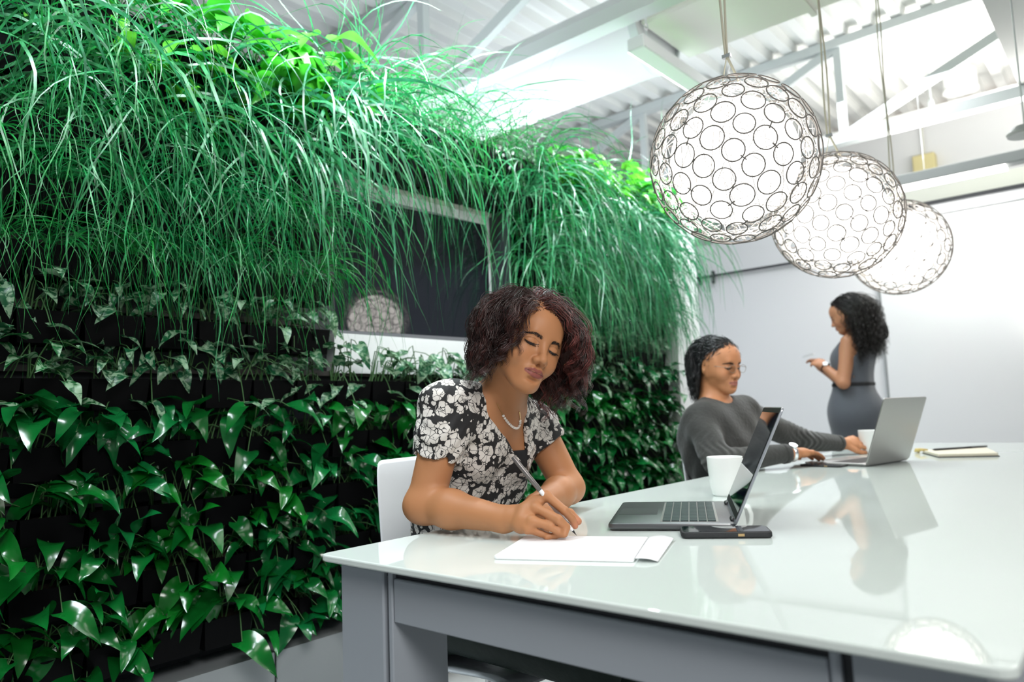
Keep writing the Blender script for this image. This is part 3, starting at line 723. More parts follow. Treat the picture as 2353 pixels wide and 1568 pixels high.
# resting hand, mostly behind the writing one
pL = (V(-1.02, 1.255, .76)-wrL).normalized(); sL = V(0, 0, 1).cross(pL).normalized(); fl_ = []
for i, (o_, ln) in enumerate(((-.030, .90), (-.010, 1.0), (.011, .93), (.030, .75))):
    k_ = wrL+pL*(.078-.004*abs(i-1))+sL*o_+V(0, 0, .004); fl_.append([k_, k_+pL*.040*ln+V(0, 0, .002), k_+pL*.063*ln+V(0, 0, -.008), k_+pL*.080*ln+V(0, 0, -.018)])
thL = [wrL+pL*.02-sL*.02, wrL+pL*.045-sL*.045+V(0, 0, -.004), wrL+pL*.072-sL*.055+V(0, 0, -.009), wrL+pL*.096-sL*.054+V(0, 0, -.014)]
hL = hand_prims(wrL, pL, V(0, 0, 1), fl_, thL, .95)
hipL_, hipR_ = V(-1.47, 1.50, .495), V(-1.47, 1.35, .495)
torso1 = [cap(hipR_, hipL_, .112, .112, .03), cap(V(-1.43, 1.38, .70), V(-1.43, 1.46, .70), .098, .098, .12), cap(V(-1.345, 1.33, .86), V(-1.350, 1.45, .85), .100, .100, .12),
          cap(shR+V(-.02, .02, -.02), shL+V(-.02, -.02, -.02), .058, .058, .06), cap(V(-1.27, 1.30, .955), V(-1.28, 1.43, .945), .072, .072, .05)]
bust1 = [ell((-1.262, 1.305, .900), (.060, .056, .058), .03), ell((-1.272, 1.435, .885), (.060, .056, .058), .03)]
neck1 = [cap(nb+V(-.005, 0, -.02), hd, .056, .053, .04), cap(nb, shR+V(.0, .03, .012), .036, .034, .04), cap(nb, shL+V(.0, -.03, .012), .036, .034, .04)]
body1 = torso1+bust1+neck1+xf([group(HP1, .02)], H1)+[group(arm1[:4]+hR, .02), group(arm1[4:]+hL, .02)]
BV, BF = grow_mesh(body1, (-1.62, 1.00, .40), (-.84, 1.66, 1.34), .0022); BV = relax(BV, BF, 1)
Hi = np.array(H1.inverted()); LV = BV@Hi[:3, :3].T+Hi[:3, 3]
skin1 = (.43, .19, .085); BC = np.tile(skin1, (len(BV), 1)).astype(float); hm = (np.abs(LV[:, 0]) < .085) & (LV[:, 1] > .03) & (LV[:, 1] < .13) & (LV[:, 2] > -.115) & (LV[:, 2] < .06)
BC[hm] = face_cols(LV[hm], skin1, (.25, .07, .055), (.03, .014, .010))
for tp_ in (idx[3], thR[3]):
    d_ = np.linalg.norm(BV-np.array(tp_), axis=1); w_ = np.clip(1-d_/.022, 0, 1)[:, None]*.55; BC = BC*(1-w_)+np.array((.62, .22, .15))*w_
woman = npmesh('person', BV, BF, M_skin1, cols=BC)
tag(woman, 'woman in a black and white floral blouse bent over a notebook, writing with a pen', 'person')
for a_, b_, n_, w__ in ((idx[2], idx[3], Vector(CAMP.tolist())-idx[3], .009), (thR[2], thR[3], V(.6, -.5, .7), .011)):
    nm = MB(); nail(nm, a_, b_, n_, w__, w__*1.1); nm.build('fingernail', mat('fingernail', (.62, .33, .27), .25), woman, True)
lashes_brows(HP1, H1, woman, mat('lash_dark', (.010, .007, .006), .6))
# blouse
def grow(prims, g, k=None):
    out = []
    for p in prims:
        q = Prim(p.kind, p.k if k is None else k, p.neg); q.__dict__.update(p.__dict__)
        if p.kind == 'cap': q.ra = p.ra+g; q.rb = p.rb+g
        if p.kind == 'ell': q.r = p.r+g
        out.append(q)
    return out
slR = shR+(elR-shR)*.56; slL = shL+(elL-shL)*.36
sleeves = [cap(shR+V(-.01, -.012, .002), shR+(elR-shR)*.25, .056, .060, .03), cap(shR+(elR-shR)*.2, slR, .060, .0545, .02), cap(shL+V(-.01, .010, .000), shL+(elL-shL)*.2, .054, .056, .03), cap(shL+(elL-shL)*.1, slL, .056, .052, .02)]
def fold(P):
    a = .0026*np.sin(P[:, 2]*150+8*np.sin(P[:, 1]*19)+6*np.sin(P[:, 0]*25)); sh = np.minimum(np.linalg.norm((P-np.array(slR+V(0, 0, .03)))/(.085, .085, .10), axis=1), np.linalg.norm((P-np.array(slL+V(0, 0, .03)))/(.085, .085, .10), axis=1))
    return a*np.clip(1.5-sh, .25, 1.2)+.002*np.sin(P[:, 2]*60+P[:, 1]*40)
bl0 = grow(torso1+bust1+neck1[1:], .0065); vc = [hit(bl0, *q) for q in ((1168, 930), (1186, 985), (1200, 1035), (1211, 1078))]
neck_cut = [cap(vc[0], vc[1], .056, .036, .004, True), cap(vc[1], vc[2], .036, .021, .004, True), cap(vc[2], vc[3], .021, .006, .004, True), cap(nb+V(.0, 0, .0), nb+V(.05, 0, .12), .060, .075, .01, True),
            plane(slR, elR-slR, .002), plane((0, 0, .60), (0, 0, -1), .002)]
def sleeve_cut(sl, el): return [plane(sl, el-sl, .001)]
def planecut(prims, c, n):         # keep only the side away from n
    return group(prims+[Prim('plane', .001, True, c=_a(c), n=-_a(Vector(n).normalized()))], .03)
bl = grow(torso1+bust1+neck1[1:], .0065)+[planecut(sleeves[:2], slR, elR-slR), planecut(sleeves[2:], slL, elL-slL)]
bl += neck_cut[:4]+[Prim('plane', .001, True, c=_a((0, 0, .58)), n=_a((0, 0, 1)))]
bl += [cap(slR+(elR-slR)*.02, elR, .0505, .046, .002, True), cap(slL+(elL-slL)*.02, elL, .0495, .044, .002, True)]
v_, f_ = grow_mesh(bl, (-1.62, 1.05, .56), (-1.10, 1.66, 1.12), .003, fold); v_ = relax(v_, f_, 1)
npmesh('blouse', v_, f_, M_floral, woman)
# camisole edge in the V
cam_ = grow(torso1+bust1, .0035)+[Prim('plane', .001, True, c=_a(at(1200, 1035, X=-1.2)), n=_a((0, 0, -1))), Prim('plane', .001, True, c=_a((0, 0, .84)), n=_a((0, 0, 1))), Prim('plane', .001, True, c=_a((-1.27, 0, 0)), n=_a((1, 0, 0)))]
v_, f_ = grow_mesh(cam_, (-1.45, 1.2, .80), (-1.1, 1.6, 1.0), .004); npmesh('camisole', v_, f_, M_black_cloth, woman)
# collar flaps along the V
for px_ in ([(1126, 930), (1150, 975), (1178, 1030), (1207, 1082)], [(1200, 905), (1208, 960), (1212, 1020), (1211, 1080)]):
    pts = [hit(bl, px, py) for px, py in px_]
    if all(pts):
        P_ = [pts[0].lerp(pts[1], t) for t in (0, .5)]+[pts[1].lerp(pts[2], t) for t in (0, .5)]+[pts[2].lerp(pts[3], t) for t in (0, .5, 1)]
        MB().tube(P_, [.006, .008, .009, .009, .008, .006, .004], 8, flat=.45).build('collar_edge', M_floral, woman, True)
# necklace: fine chain and a run of white beads, resting on the skin
npx = [(1141, 925), (1150, 944), (1160, 962), (1170, 975), (1181, 984), (1190, 985), (1195, 975), (1195, 960), (1193, 942)]
pts = [hit(body1, a, b, off=.0015) for a, b in npx]
fine = []
for a, b in zip(pts[:-1], pts[1:]): fine += [a.lerp(b, t) for t in np.linspace(0, 1, 7)[:-1]]
fine = [(fine[max(i-2, 0)]+fine[max(i-1, 0)]+fine[i]+fine[min(i+1, len(fine)-1)]+fine[min(i+2, len(fine)-1)])/5 for i in range(len(fine))]
nk = thing('necklace', 'gold necklace with a run of white beads on the writing woman', 'necklace', fine[0]); fine = [q-fine[0] for q in fine]
MB().tube(fine, .0010, 5).build('chain', mat('gold', (.75, .48, .22), .3, metal=1), nk)
M_bead = mat('white_bead', (.85, .80, .74), .2); acc_ = 0; last = None
for q in fine[10:40]:
    if last is None or (q-last).length > .0055:
        MB().sph(q, .0036, 10, 6).build('bead', M_bead, nk, True); last = q
# trousers and shoes
kR, kL = V(-.955, 1.34, .465), V(-.945, 1.50, .460); aR, aL = V(-1.08, 1.36, .09), V(-1.02, 1.52, .09)
tr = [cap(hipR_, hipL_, .122, .122, .03), cap(hipR_, kR, .094, .066, .03), cap(hipL_, kL, .094, .066, .03), cap(kR, aR, .064, .046, .01), cap(kL, aL, .064, .046, .01), Prim('plane', .002, True, c=_a((0, 0, .64)), n=_a((0, 0, -1)))]
v_, f_ = grow_mesh(tr, (-1.63, 1.15, .03), (-.85, 1.70, .70), .006); npmesh('trousers', v_, f_, M_jean, woman)
for a_ in (aR, aL):
    v_, f_ = grow_mesh([cap(a_+V(-.03, 0, -.045), a_+V(.12, 0, -.055), .038, .030, .02), cap(a_, a_+V(0, 0, -.04), .036, .036, .02), Prim('plane', .001, True, c=_a((0, 0, .004)), n=_a((0, 0, 1)))], a_-V(.1, .07, .1), a_+V(.2, .07, .06), .005)
    npmesh('shoe', v_, f_, M_black, woman)
# hair: curly bob parted on her right
rg = np.random.default_rng(11)
def hl(x, y, z):
    fr = .074-.25*abs(x-.012)**1.25
    return z > .0-.02 and not (y > .028 and z < fr) and not (y > .005 and z < .030) or (y < -.01 and z > -.035)
n1 = 520; rt = scalp(n1, rg, hl, c=(0, -.018, .036), r=(.0755, .0925, .0805))
part = .024; sd = np.where(rt[:, 0] > part, 1.0, -1.0)
d0 = np.stack([sd*1.0, np.where(rt[:, 1] > .02, .35, -.25), np.full(n1, .35)], 1)+rg.normal(0, .15, (n1, 3))
vol = rg.uniform(0, 1, n1)**.8*np.where(sd < 0, .024, .007)
def sweep(p, u):
    s = np.zeros_like(p); s[:, 0] = np.where(p[:, 0] > part, .12, -.12)*(1-u)*(np.abs(p[:, 0]) < .09); s[:, 1] = np.where((p[:, 1] > .03) & (p[:, 2] < .05), -.16, 0); return s
blocks = [((0, -.018, .036), (.080, .097, .086), True), ((0, -.01, -.03), (.074, .066, .09), True), ((.010, .050, -.03), (.062, .072, .112), False)]
len1 = rg.uniform(.17, .225, n1)*np.where(rt[:, 2] < .03, .62, 1.0)
PH = hair(rt, d0, len1, 26, H1, (.09, .42), blocks, vol, (.0115, 17, .12), rg, sweep, .055)
NCH = 12; ofs = rg.normal(0, 1, (n1, NCH, 1, 3))*.0052*np.interp(np.linspace(0, 1, 26), [0, .2, 1], [1, 1, .55])[None, None, :, None]
PH = (PH[:, None]+ofs+np.cumsum(rg.normal(0, .0003, (n1, NCH, 26, 3)), axis=2)).reshape(-1, 26, 3)
base = np.array([.020, .008, .0065]); red = np.array([.14, .030, .024]); cw = (rg.uniform(0, 1, n1)**1.6)[:, None]*np.where(sd < 0, 1.0, .35)[:, None]
taper = np.interp(np.linspace(0, 1, 26), [0, .1, .8, 1], [.8, 1, .8, .25])
strand_mesh('hair', toworld(PH, H1), np.outer(rg.uniform(.0004, .00075, n1*NCH), taper), M_hair1, woman, np.repeat(base*(1-cw)+red*cw, NCH, axis=0)*rg.uniform(.6, 1.4, (n1*NCH, 1)))
hb = [ell((0, -.026, .036), (.0775, .088, .0825), .01), ell((.035, -.050, -.01), (.040, .045, .060), .04), ell((-.040, -.040, -.01), (.042, .050, .065), .04),
      ell((0, .052, -.02), (.064, .074, .105), .012, neg=True)]
v_, f_ = grow_mesh(xf(hb, H1), tuple(H1.translation-V(.2, .2, .2)), tuple(H1.translation+V(.2, .2, .2)), .004)
npmesh('hair_base', v_, f_, mat('hair_under', (.008, .004, .0035), .8), woman)
# pen
tip, top_ = at(1325, 1231, Z=.7485), at(1178, 1050, X=-.995); dp = (top_-tip)
t = thing('pen', 'white and grey pen held in the writing woman\'s hand', 'pen', tip); dn = dp.normalized()
MB().tube([dn*.012, dn*.022, dn*.115], [.0030, .0046, .0047], 14).build('barrel', mat('pen_white', (.80, .82, .84), .25), t, 'auto')
MB().tube([dn*.115, dn*.116, dp*.985, dp], [.0050, .0052, .0050, .0035], 14).build('cap', mat('pen_grey', (.16, .145, .14), .35, metal=.5), t, 'auto')
MB().tube([dn*.0, dn*.004, dn*.013, dn*.0135], [.0004, .0009, .0030, .0031], 12).build('nib', M_black, t, 'auto')
# ================================================================ people further back
def bend_hand(wr, dirv, down, ln=.185, s=1.0, curl=.35, spread=1.0, thumb_side=1, up=(0, 0, 1)):
    d = Vector(dirv).normalized(); u = Vector(up); sd = d.cross(u).normalized(); u = sd.cross(d).normalized(); F_ = []
    for i, (o_, k_, l_) in enumerate(((-.030, .50, .92), (-.010, .52, 1.0), (.011, .50, .95), (.030, .46, .78))):
        o_ *= -thumb_side; a0 = Vector(wr)+d*ln*k_+sd*o_*spread*s+u*.004; L_ = ln*.50*l_; ang = [curl*.5, curl*1.1, curl*1.7]; pts = [a0]
        for a_, f_ in zip(ang, (.45, .30, .25)): pts.append(pts[-1]+(d*math.cos(a_)-u*math.sin(a_))*L_*f_)
        F_.append(pts)
    ts = sd*thumb_side
    th = [Vector(wr)+d*.02+ts*.02*s, Vector(wr)+d*ln*.32+ts*.044*s-u*.006, Vector(wr)+d*ln*.50+ts*.052*s-u*.014, Vector(wr)+d*ln*.64+ts*.048*s-u*.020]
    return hand_prims(wr, d, u, F_, th, s)
M_skin2 = mat('skin_tan', (.4, .2, .1), .55, attr='Col', sss=.05)
M_sweater = mat('charcoal_sweater', (.024, .024, .022), .85, bump=(70, .4, .006), sheen=.2)
M_hairb = mat('hair_black', (.01, .01, .01), .32, attr='Col', spec=.6)
# ---- man at the silver laptop
H2 = frame(-106, -10, 1, at(1652, 840, Y=2.88), .98); HP2 = head_prims(False, 'open', 1.15)
sR2, sL2 = V(-1.370, 2.725, .932), V(-1.335, 3.075, .955); eR2, eL2 = at(1648, 1062, Y=2.62), V(-1.235, 3.42, .825)
wR2, wL2 = zp(1816, 1042, .797), V(-1.125, 3.68, .792)
nb2 = V(-1.385, 2.885, .985); hip2 = [V(-1.30, 2.80, .51), V(-1.30, 2.98, .51)]
tor2 = [cap(hip2[0], hip2[1], .125, .125, .03), cap(V(-1.345, 2.84, .74), V(-1.345, 2.94, .74), .112, .112, .12), cap(V(-1.385, 2.81, .87), V(-1.375, 2.96, .87), .110, .110, .12),
        cap(sR2+V(0, .02, 0), sL2+V(0, -.02, 0), .062, .062, .06), cap(nb2, sR2+V(0, .04, .02), .042, .04, .05), cap(nb2, sL2+V(0, -.04, .02), .042, .04, .05)]
armR2 = [cap(sR2, eR2, .055, .046, .03), cap(eR2, wR2, .045, .027, .02)]; armL2 = [cap(sL2, eL2, .055, .046, .03), cap(eL2, wL2, .045, .027, .02)]
hR2 = bend_hand(wR2, zp(1925, 1043, .776)-wR2, 0, .20, 1.08, .30, 1.05, -1)
hL2 = bend_hand(wL2, V(.12, .12, .004), 0, .15, 1.05, .75, 1.0, 1, up=(-.2, -.8, .5))
neck2 = [cap(nb2+V(0, 0, -.02), H2 @ V(0, -.025, -.05), .058, .056, .04)]
body2 = tor2+neck2+xf([group(HP2, .02)], H2)+[group(armR2+hR2, .02), group(armL2+hL2, .02)]
v_, f_ = grow_mesh(body2, (-1.66, 2.45, .40), (-.85, 3.95, 1.32), .0034)
Hi = np.array(H2.inverted()); LV = v_@Hi[:3, :3].T+Hi[:3, 3]; skin2 = (.50, .215, .10)
c_ = np.tile(skin2, (len(v_), 1)).astype(float); hm = (np.abs(LV[:, 0]) < .085) & (LV[:, 1] > .03) & (LV[:, 1] < .13) & (LV[:, 2] > -.115) & (LV[:, 2] < .06)
c_[hm] = face_cols(LV[hm], skin2, (.38, .13, .10), (.015, .010, .008))
man = tag(npmesh('person', v_, f_, M_skin2, cols=c_), 'man with swept back black hair and glasses in a grey sweater, typing on a laptop', 'person')
lashes_brows(HP2, H2, man, mat('brow_black', (.008, .006, .006), .6), 160, False)
def sleeve(seg, end, g=.008):
    q = grow(seg, g); a, b = seg[-1].a, seg[-1].b; e = a+(b-a)*end
    return group(q+[Prim('plane', .001, True, c=e, n=-(b-a)/np.linalg.norm(b-a))], .03)
sw = grow(tor2, .010)+[sleeve(armR2, .93), sleeve(armL2, .93), cap(nb2+V(.005, 0, .0), nb2+V(.03, 0, .09), .060, .075, .006, True), Prim('plane', .001, True, c=_a((0, 0, .50)), n=_a((0, 0, 1)))]
eRn, eLn = np.array(eR2), np.array(eL2)
def fold2(P):
    w_ = np.clip(1.3-np.minimum(np.linalg.norm(P-eRn, axis=1), np.linalg.norm(P-eLn, axis=1))/.12, 0, 1)
    return .0030*w_*np.sin(P[:, 0]*170+P[:, 1]*110+4*np.sin(P[:, 2]*60))+.0022*np.sin(P[:, 2]*48+P[:, 1]*30+3*np.sin(P[:, 0]*20))
v_, f_ = grow_mesh(sw, (-1.66, 2.45, .48), (-.95, 3.85, 1.12), .0048, fold2); npmesh('sweater', v_, f_, M_sweater, man)
for s_, w__, e__ in ((0, wR2, eR2), (1, wL2, eL2)):
    d_ = (w__-e__).normalized(); p_ = w__-d_*.025
    MB().tube([p_-d_*.016, p_-d_*.012, p_+d_*.008, p_+d_*.012], [.0375, .0395, .0385, .036], 20).build('cuff', M_sweater, man, True)
MB().tube([nb2+V(.012+.056*math.cos(a), .058*math.sin(a), .028-.016*math.cos(a)) for a in np.linspace(0, 2*PI, 25)[:-1]], .0065, 8, closed=True).build('shirt_collar', mat('tee_white', (.75, .74, .72), .8), man, True)
tr = [cap(hip2[0], hip2[1], .135, .135, .03), cap(hip2[0], V(-.98, 2.80, .49), .10, .07, .03), cap(hip2[1], V(-.98, 3.0, .49), .10, .07, .03), cap(V(-.98, 2.80, .53), V(-1.05, 2.80, .09), .066, .05, .01), cap(V(-.98, 3.0, .53), V(-1.05, 3.0, .09), .066, .05, .01), Prim('plane', .002, True, c=_a((0, 0, .60)), n=_a((0, 0, -1)))]
v_, f_ = grow_mesh(tr, (-1.63, 2.6, .03), (-.85, 3.2, .66), .009); npmesh('trousers', v_, f_, mat('dark_trousers', (.012, .013, .018), .8), man)
for y in (2.80, 3.0):
    v_, f_ = grow_mesh([cap(V(-1.08, y, .05), V(-.93, y, .04), .04, .032, .02), cap(V(-1.05, y, .1), V(-1.05, y, .05), .038, .038, .02), Prim('plane', .001, True, c=_a((0, 0, .004)), n=_a((0, 0, 1)))], (-1.16, y-.07, -.02), (-.86, y+.07, .17), .006); npmesh('shoe', v_, f_, M_black, man)
rg = np.random.default_rng(3)
def hl2(x, y, z):
    fr = .072-.12*abs(x)
    return not (y > .020 and z < fr) and not (y > -.002 and z < .055) and not (y > -.03 and z < .02) and z > -.055
n2 = 1900; rt = scalp(n2, rg, hl2, r=(.0755, .0925, .0805))
d0 = np.stack([rt[:, 0]*2.0, np.full(n2, -1.3), np.full(n2, .35)], 1)+rg.normal(0, .05, (n2, 3))
vol = rg.uniform(0, 1, n2)*.010
sw2 = lambda p, u: np.stack([np.zeros(len(p)), np.where(p[:, 1] > -.035, -.55, .12), np.zeros(len(p))], 1)
PH = hair(rt, d0, rg.uniform(.16, .235, n2), 24, H2, (.03, .75), [((.078, -.010, -.006), (.020, .024, .036), False), ((-.078, -.010, -.006), (.020, .024, .036), False), ((0, -.018, .036), (.078, .094, .083), True), ((0, -.034, -.06), (.048, .042, .08), True)], vol, (.008, 16, .35), rg, sw2, .045)
cl = np.array([.010, .010, .012])+rg.uniform(0, .012, (n2, 1)); tp24 = np.interp(np.linspace(0, 1, 24), [0, .1, .8, 1], [.8, 1, .8, .2])
strand_mesh('hair', toworld(PH, H2), np.outer(rg.uniform(.0008, .0015, n2), tp24), M_hairb, man, cl)
hb = [ell((0, -.024, .036), (.0775, .088, .0825), .01), ell((0, -.070, -.035), (.055, .045, .065), .04), ell((0, .056, -.03), (.09, .062, .105), .012, neg=True), ell((.08, .005, -.02), (.03, .03, .04), .01, neg=True), ell((-.08, .005, -.02), (.03, .03, .04), .01, neg=True)]
v_, f_ = grow_mesh(xf(hb, H2), tuple(H2.translation-V(.2, .2, .2)), tuple(H2.translation+V(.2, .2, .2)), .005); npmesh('hair_base', v_, f_, mat('hair_under_black', (.006, .006, .007), .7), man)
# glasses
t = thing('eyeglasses', 'thin wire-rimmed glasses worn by the man with the laptop', 'glasses', H2.translation); M_gl = mat('wire_rim', (.30, .26, .22), .3, metal=1)
def hp(x, y, z): return (H2 @ V(x, y, z))-H2.translation
for s in (1, -1):
    ring = [hp(s*.031+.0215*math.cos(a), .103-.004*abs(math.cos(a)), -.004+.0165*math.sin(a)) for a in np.linspace(0, 2*PI, 25)[:-1]]
    rm = MB().tube(ring, .0009, 6, closed=True).build('rim', M_gl, t, True)
    lens = MB(); lens.add(ring+[hp(s*.031, .1035, -.004)], [(i, (i+1) % 24, 24) for i in range(24)]); lens.build('lens', mat('lens_glass', (1, 1, 1), .0, trans=1, ior=1.02), rm)
    MB().tube([hp(s*.052, .101, .001), hp(s*.066, .085, .002), hp(s*.079, .02, .002), hp(s*.080, -.012, .0), hp(s*.078, -.024, -.012)], .0010, 6).build('temple_arm', M_gl, t, True)
MB().tube([hp(-.010, .104, -.001), hp(0, .108, .002), hp(.010, .104, -.001)], .0009, 6).build('bridge', M_gl, t, True)
def watch(label, c, d, r, m, band):
    t = thing('wristwatch', label, 'watch', c); d = Vector(d).normalized(); u = d.orthogonal().normalized(); w_ = d.cross(u)
    MB().tube([(u*math.cos(a)+w_*math.sin(a))*r for a in np.linspace(0, 2*PI, 25)[:-1]], [.0085]*24, 8, closed=True, flat=.4).build('band', band, t, True)
    n = (V(0, 0, 1)*.8+(Vector(CAMP.tolist())-c).normalized()*.6); n = (n-d*n.dot(d)).normalized()
    Mw = Matrix.Translation(n*(r+.002)) @ n.to_track_quat('Z', 'Y').to_matrix().to_4x4()
    MB().lathe([(.001, -.004), (.0165, -.004), (.0175, 0), (.0165, .005), (.001, .0055)], 24, M=Mw).build('case', m, t, 'auto')
dR = (wR2-eR2).normalized(); watch('silver metal wristwatch on the seated man\'s wrist', wR2+dR*.004, dR, .0315, M_alu, mat('watch_steel', (.8, .82, .84), .25, metal=1))

# ---- woman standing behind the table end
M_dress = mat('grey_dress', (.080, .088, .105), .85, bump=(50, .25, .004), sheen=.2)
H3 = frame(98, -20, 0, at(1943, 724, Y=4.96), .97); HP3 = head_prims(True)
sh3 = at(1949, 786, Y=4.90); shr3 = sh3+V(.03, .30, 0.0); el3 = at(1938, 880, Y=4.84); wr3 = at(1893, 842, Y=4.90); elr3 = at(1925, 870, Y=5.17); wrr3 = at(1886, 845, Y=5.10)
nb3 = V(sh3.x+.005, 5.03, sh3.z+.055)
hip3 = at(1966, 950, Y=5.03); ws3 = at(1961, 885, Y=5.03); ch3 = at(1962, 825, Y=5.03)
tor3 = [cap(hip3+V(0, -.07, 0), hip3+V(0, .07, 0), .120, .120, .05), cap(ws3+V(0, -.045, 0), ws3+V(0, .045, 0), .096, .096, .12), cap(ch3+V(0, -.06, 0), ch3+V(0, .06, 0), .098, .098, .12),
        cap(sh3+V(.01, .05, -.03), shr3+V(.0, -.05, -.03), .055, .055, .08), ell(hip3+V(.055, 0, -.01), (.10, .13, .10), .06), ell(ch3+V(-.060, -.05, .0), (.055, .055, .055), .05), ell(ch3+V(-.060, .05, .0), (.055, .055, .055), .05)]
arm3 = [cap(sh3, el3, .047, .038, .03), cap(el3, wr3, .037, .024, .015)]; armr3 = [cap(shr3, elr3, .047, .038, .03), cap(elr3, wrr3, .037, .024, .015)]
hd3 = (at(1862, 826, Y=4.95)-wr3)
h3 = bend_hand(wr3, hd3, 0, .135, .88, .8, 1.0, 1, up=(.25, -.75, .6)); h3r = bend_hand(wrr3, at(1860, 822, Y=5.02)-wrr3, 0, .135, .88, .8, 1.0, -1, up=(.2, .5, .7))
body3 = tor3+[cap(nb3+V(0, 0, -.02), H3 @ V(0, -.02, -.05), .046, .045, .04), cap(nb3, sh3+V(0, .05, .015), .032, .034, .04), cap(nb3, shr3+V(0, -.05, .015), .032, .034, .04)]+xf([group(HP3, .02)], H3)+[group(arm3+h3, .02), group(armr3+h3r, .02)]
for y in (-.075, .085): body3 += [cap(hip3+V(0, y, -.05), V(hip3.x-.01, hip3.y+y, .50), .085, .052, .03), cap(V(hip3.x-.01, hip3.y+y, .50), V(hip3.x+.02, hip3.y+y, .09), .052, .033, .01), cap(V(hip3.x+.02, hip3.y+y, .05), V(hip3.x-.13, hip3.y+y, .03), .032, .024, .02)]
v_, f_ = grow_mesh(body3, (-2.0, 4.70, -.01), (-1.10, 5.40, 1.74), .0052)
Hi = np.array(H3.inverted()); LV = v_@Hi[:3, :3].T+Hi[:3, 3]; skin3 = (.44, .20, .105)
c_ = np.tile(skin3, (len(v_), 1)).astype(float); hm = (np.abs(LV[:, 0]) < .085) & (LV[:, 1] > .03) & (LV[:, 1] < .13) & (LV[:, 2] > -.115) & (LV[:, 2] < .06)
c_[hm] = face_cols(LV[hm], skin3, (.30, .09, .08), (.03, .014, .010))
w3 = tag(npmesh('person', v_, f_, M_skin2, cols=c_), 'woman with long dark curls in a sleeveless grey dress, standing and looking at her phone', 'person')
dr = grow(tor3, .009)+[Prim('plane', .002, True, c=_a(at(1965, 1004, Y=5.03)), n=_a((0, 0, 1))), cap(hip3, hip3+V(0, 0, -.25), .155, .150, .08), cap(nb3+V(0, 0, .0), nb3+V(0, 0, .1), .062, .08, .01, True)]
dr = [p for p in dr if not (p.kind == 'plane')]+[p for p in dr if p.kind == 'plane']
dr += [cap(sh3+V(0, -.03, .02), sh3+V(.0, -.02, -.05), .062, .055, .01, True), cap(shr3+V(0, .03, .02), shr3+V(0, .02, -.05), .062, .055, .01, True)]
v_, f_ = grow_mesh(dr, (-1.75, 4.75, .70), (-1.15, 5.35, 1.45), .006); npmesh('dress', v_, f_, M_dress, w3)
bp_ = at(1962, 884, Y=5.03)
v_, f_ = grow_mesh(grow(tor3, .014)+[Prim('plane', .001, True, c=_a(bp_-V(0, 0, .011)), n=_a((0, 0, 1))), Prim('plane', .001, True, c=_a(bp_+V(0, 0, .011)), n=_a((0, 0, -1)))], bp_-V(.25, .25, .05), bp_+V(.25, .25, .05), .005); npmesh('belt', v_, f_, M_black_cloth, w3)
lg = [cap(hip3+V(0, -.07, -.10), V(hip3.x-.01, hip3.y-.075, .50), .093, .058, .03), cap(hip3+V(0, .07, -.10), V(hip3.x-.01, hip3.y+.085, .50), .093, .058, .03)]
for y in (-.075, .085): lg.append(cap(V(hip3.x-.01, hip3.y+y, .50), V(hip3.x+.02, hip3.y+y, .09), .056, .038, .02))
v_, f_ = grow_mesh(lg, (-1.75, 4.80, .04), (-1.2, 5.30, 1.2), .008); npmesh('leggings', v_, f_, M_black_cloth, w3)
rg = np.random.default_rng(4)
def hl3(x, y, z): return not (y > .03 and z < .082-.2*abs(x)) and not (y > .0 and z < .03) and z > -.05
n3 = 1700; rt = scalp(n3, rg, hl3, r=(.0755, .0925, .0805)); sd = np.sign(rt[:, 0]+1e-9)
d0 = np.stack([sd*.8, np.full(n3, -.7), np.full(n3, .3)], 1)+rg.normal(0, .12, (n3, 3)); vol = rg.uniform(0, 1, n3)*.018
PH = hair(rt, d0, rg.uniform(.30, .43, n3), 34, H3, (.10, .50), [((0, -.018, .036), (.078, .095, .084), True), ((0, -.055, -.07), (.065, .050, .10), True), ((0, .052, -.03), (.066, .072, .115), False)], vol, (.012, 18, .15), rg,
          lambda p, u: np.stack([np.zeros(len(p)), np.where(p[:, 2] > -.02, -.14, -.03), np.zeros(len(p))], 1), .07)
cl = np.array([.012, .009, .008])+rg.uniform(0, .014, (n3, 1)); tp34 = np.interp(np.linspace(0, 1, 34), [0, .1, .8, 1], [.8, 1, .8, .3])
strand_mesh('hair', toworld(PH, H3), np.outer(rg.uniform(.0012, .0022, n3), tp34), M_hairb, w3, cl)
hb = [ell((0, -.026, .036), (.078, .090, .083), .01), ell((0, -.095, -.07), (.066, .055, .11), .06), ell((0, -.15, -.16), (.05, .045, .09), .05), ell((0, .054, -.03), (.075, .072, .105), .012, neg=True)]
v_, f_ = grow_mesh(xf(hb, H3), tuple(H3.translation-V(.3, .3, .35)), tuple(H3.translation+V(.3, .3, .2)), .006); npmesh('hair_base', v_, f_, mat('hair_under_dark', (.007, .006, .006), .8), w3)
d3 = (wr3-el3).normalized(); watch('white-faced watch on the standing woman\'s wrist', wr3-d3*.012, d3, .0285, mat('watch_white', (.85, .86, .88), .2), mat('strap_dark', (.10, .05, .035), .5))
t = thing('mobile_phone', 'thin phone held up in the standing woman\'s hands', 'phone', at(1846, 820, Y=4.96)); t.rotation_euler = (R(8), R(-12), R(10))
MB().box(-.005, .07, -.035, .035, -.004, .004, bev=.0015).build('body', mat('phone_pale', (.6, .6, .62), .3), t)
MB().box(.0, .066, -.031, .031, .0041, .0046).build('screen', M_glass, t)
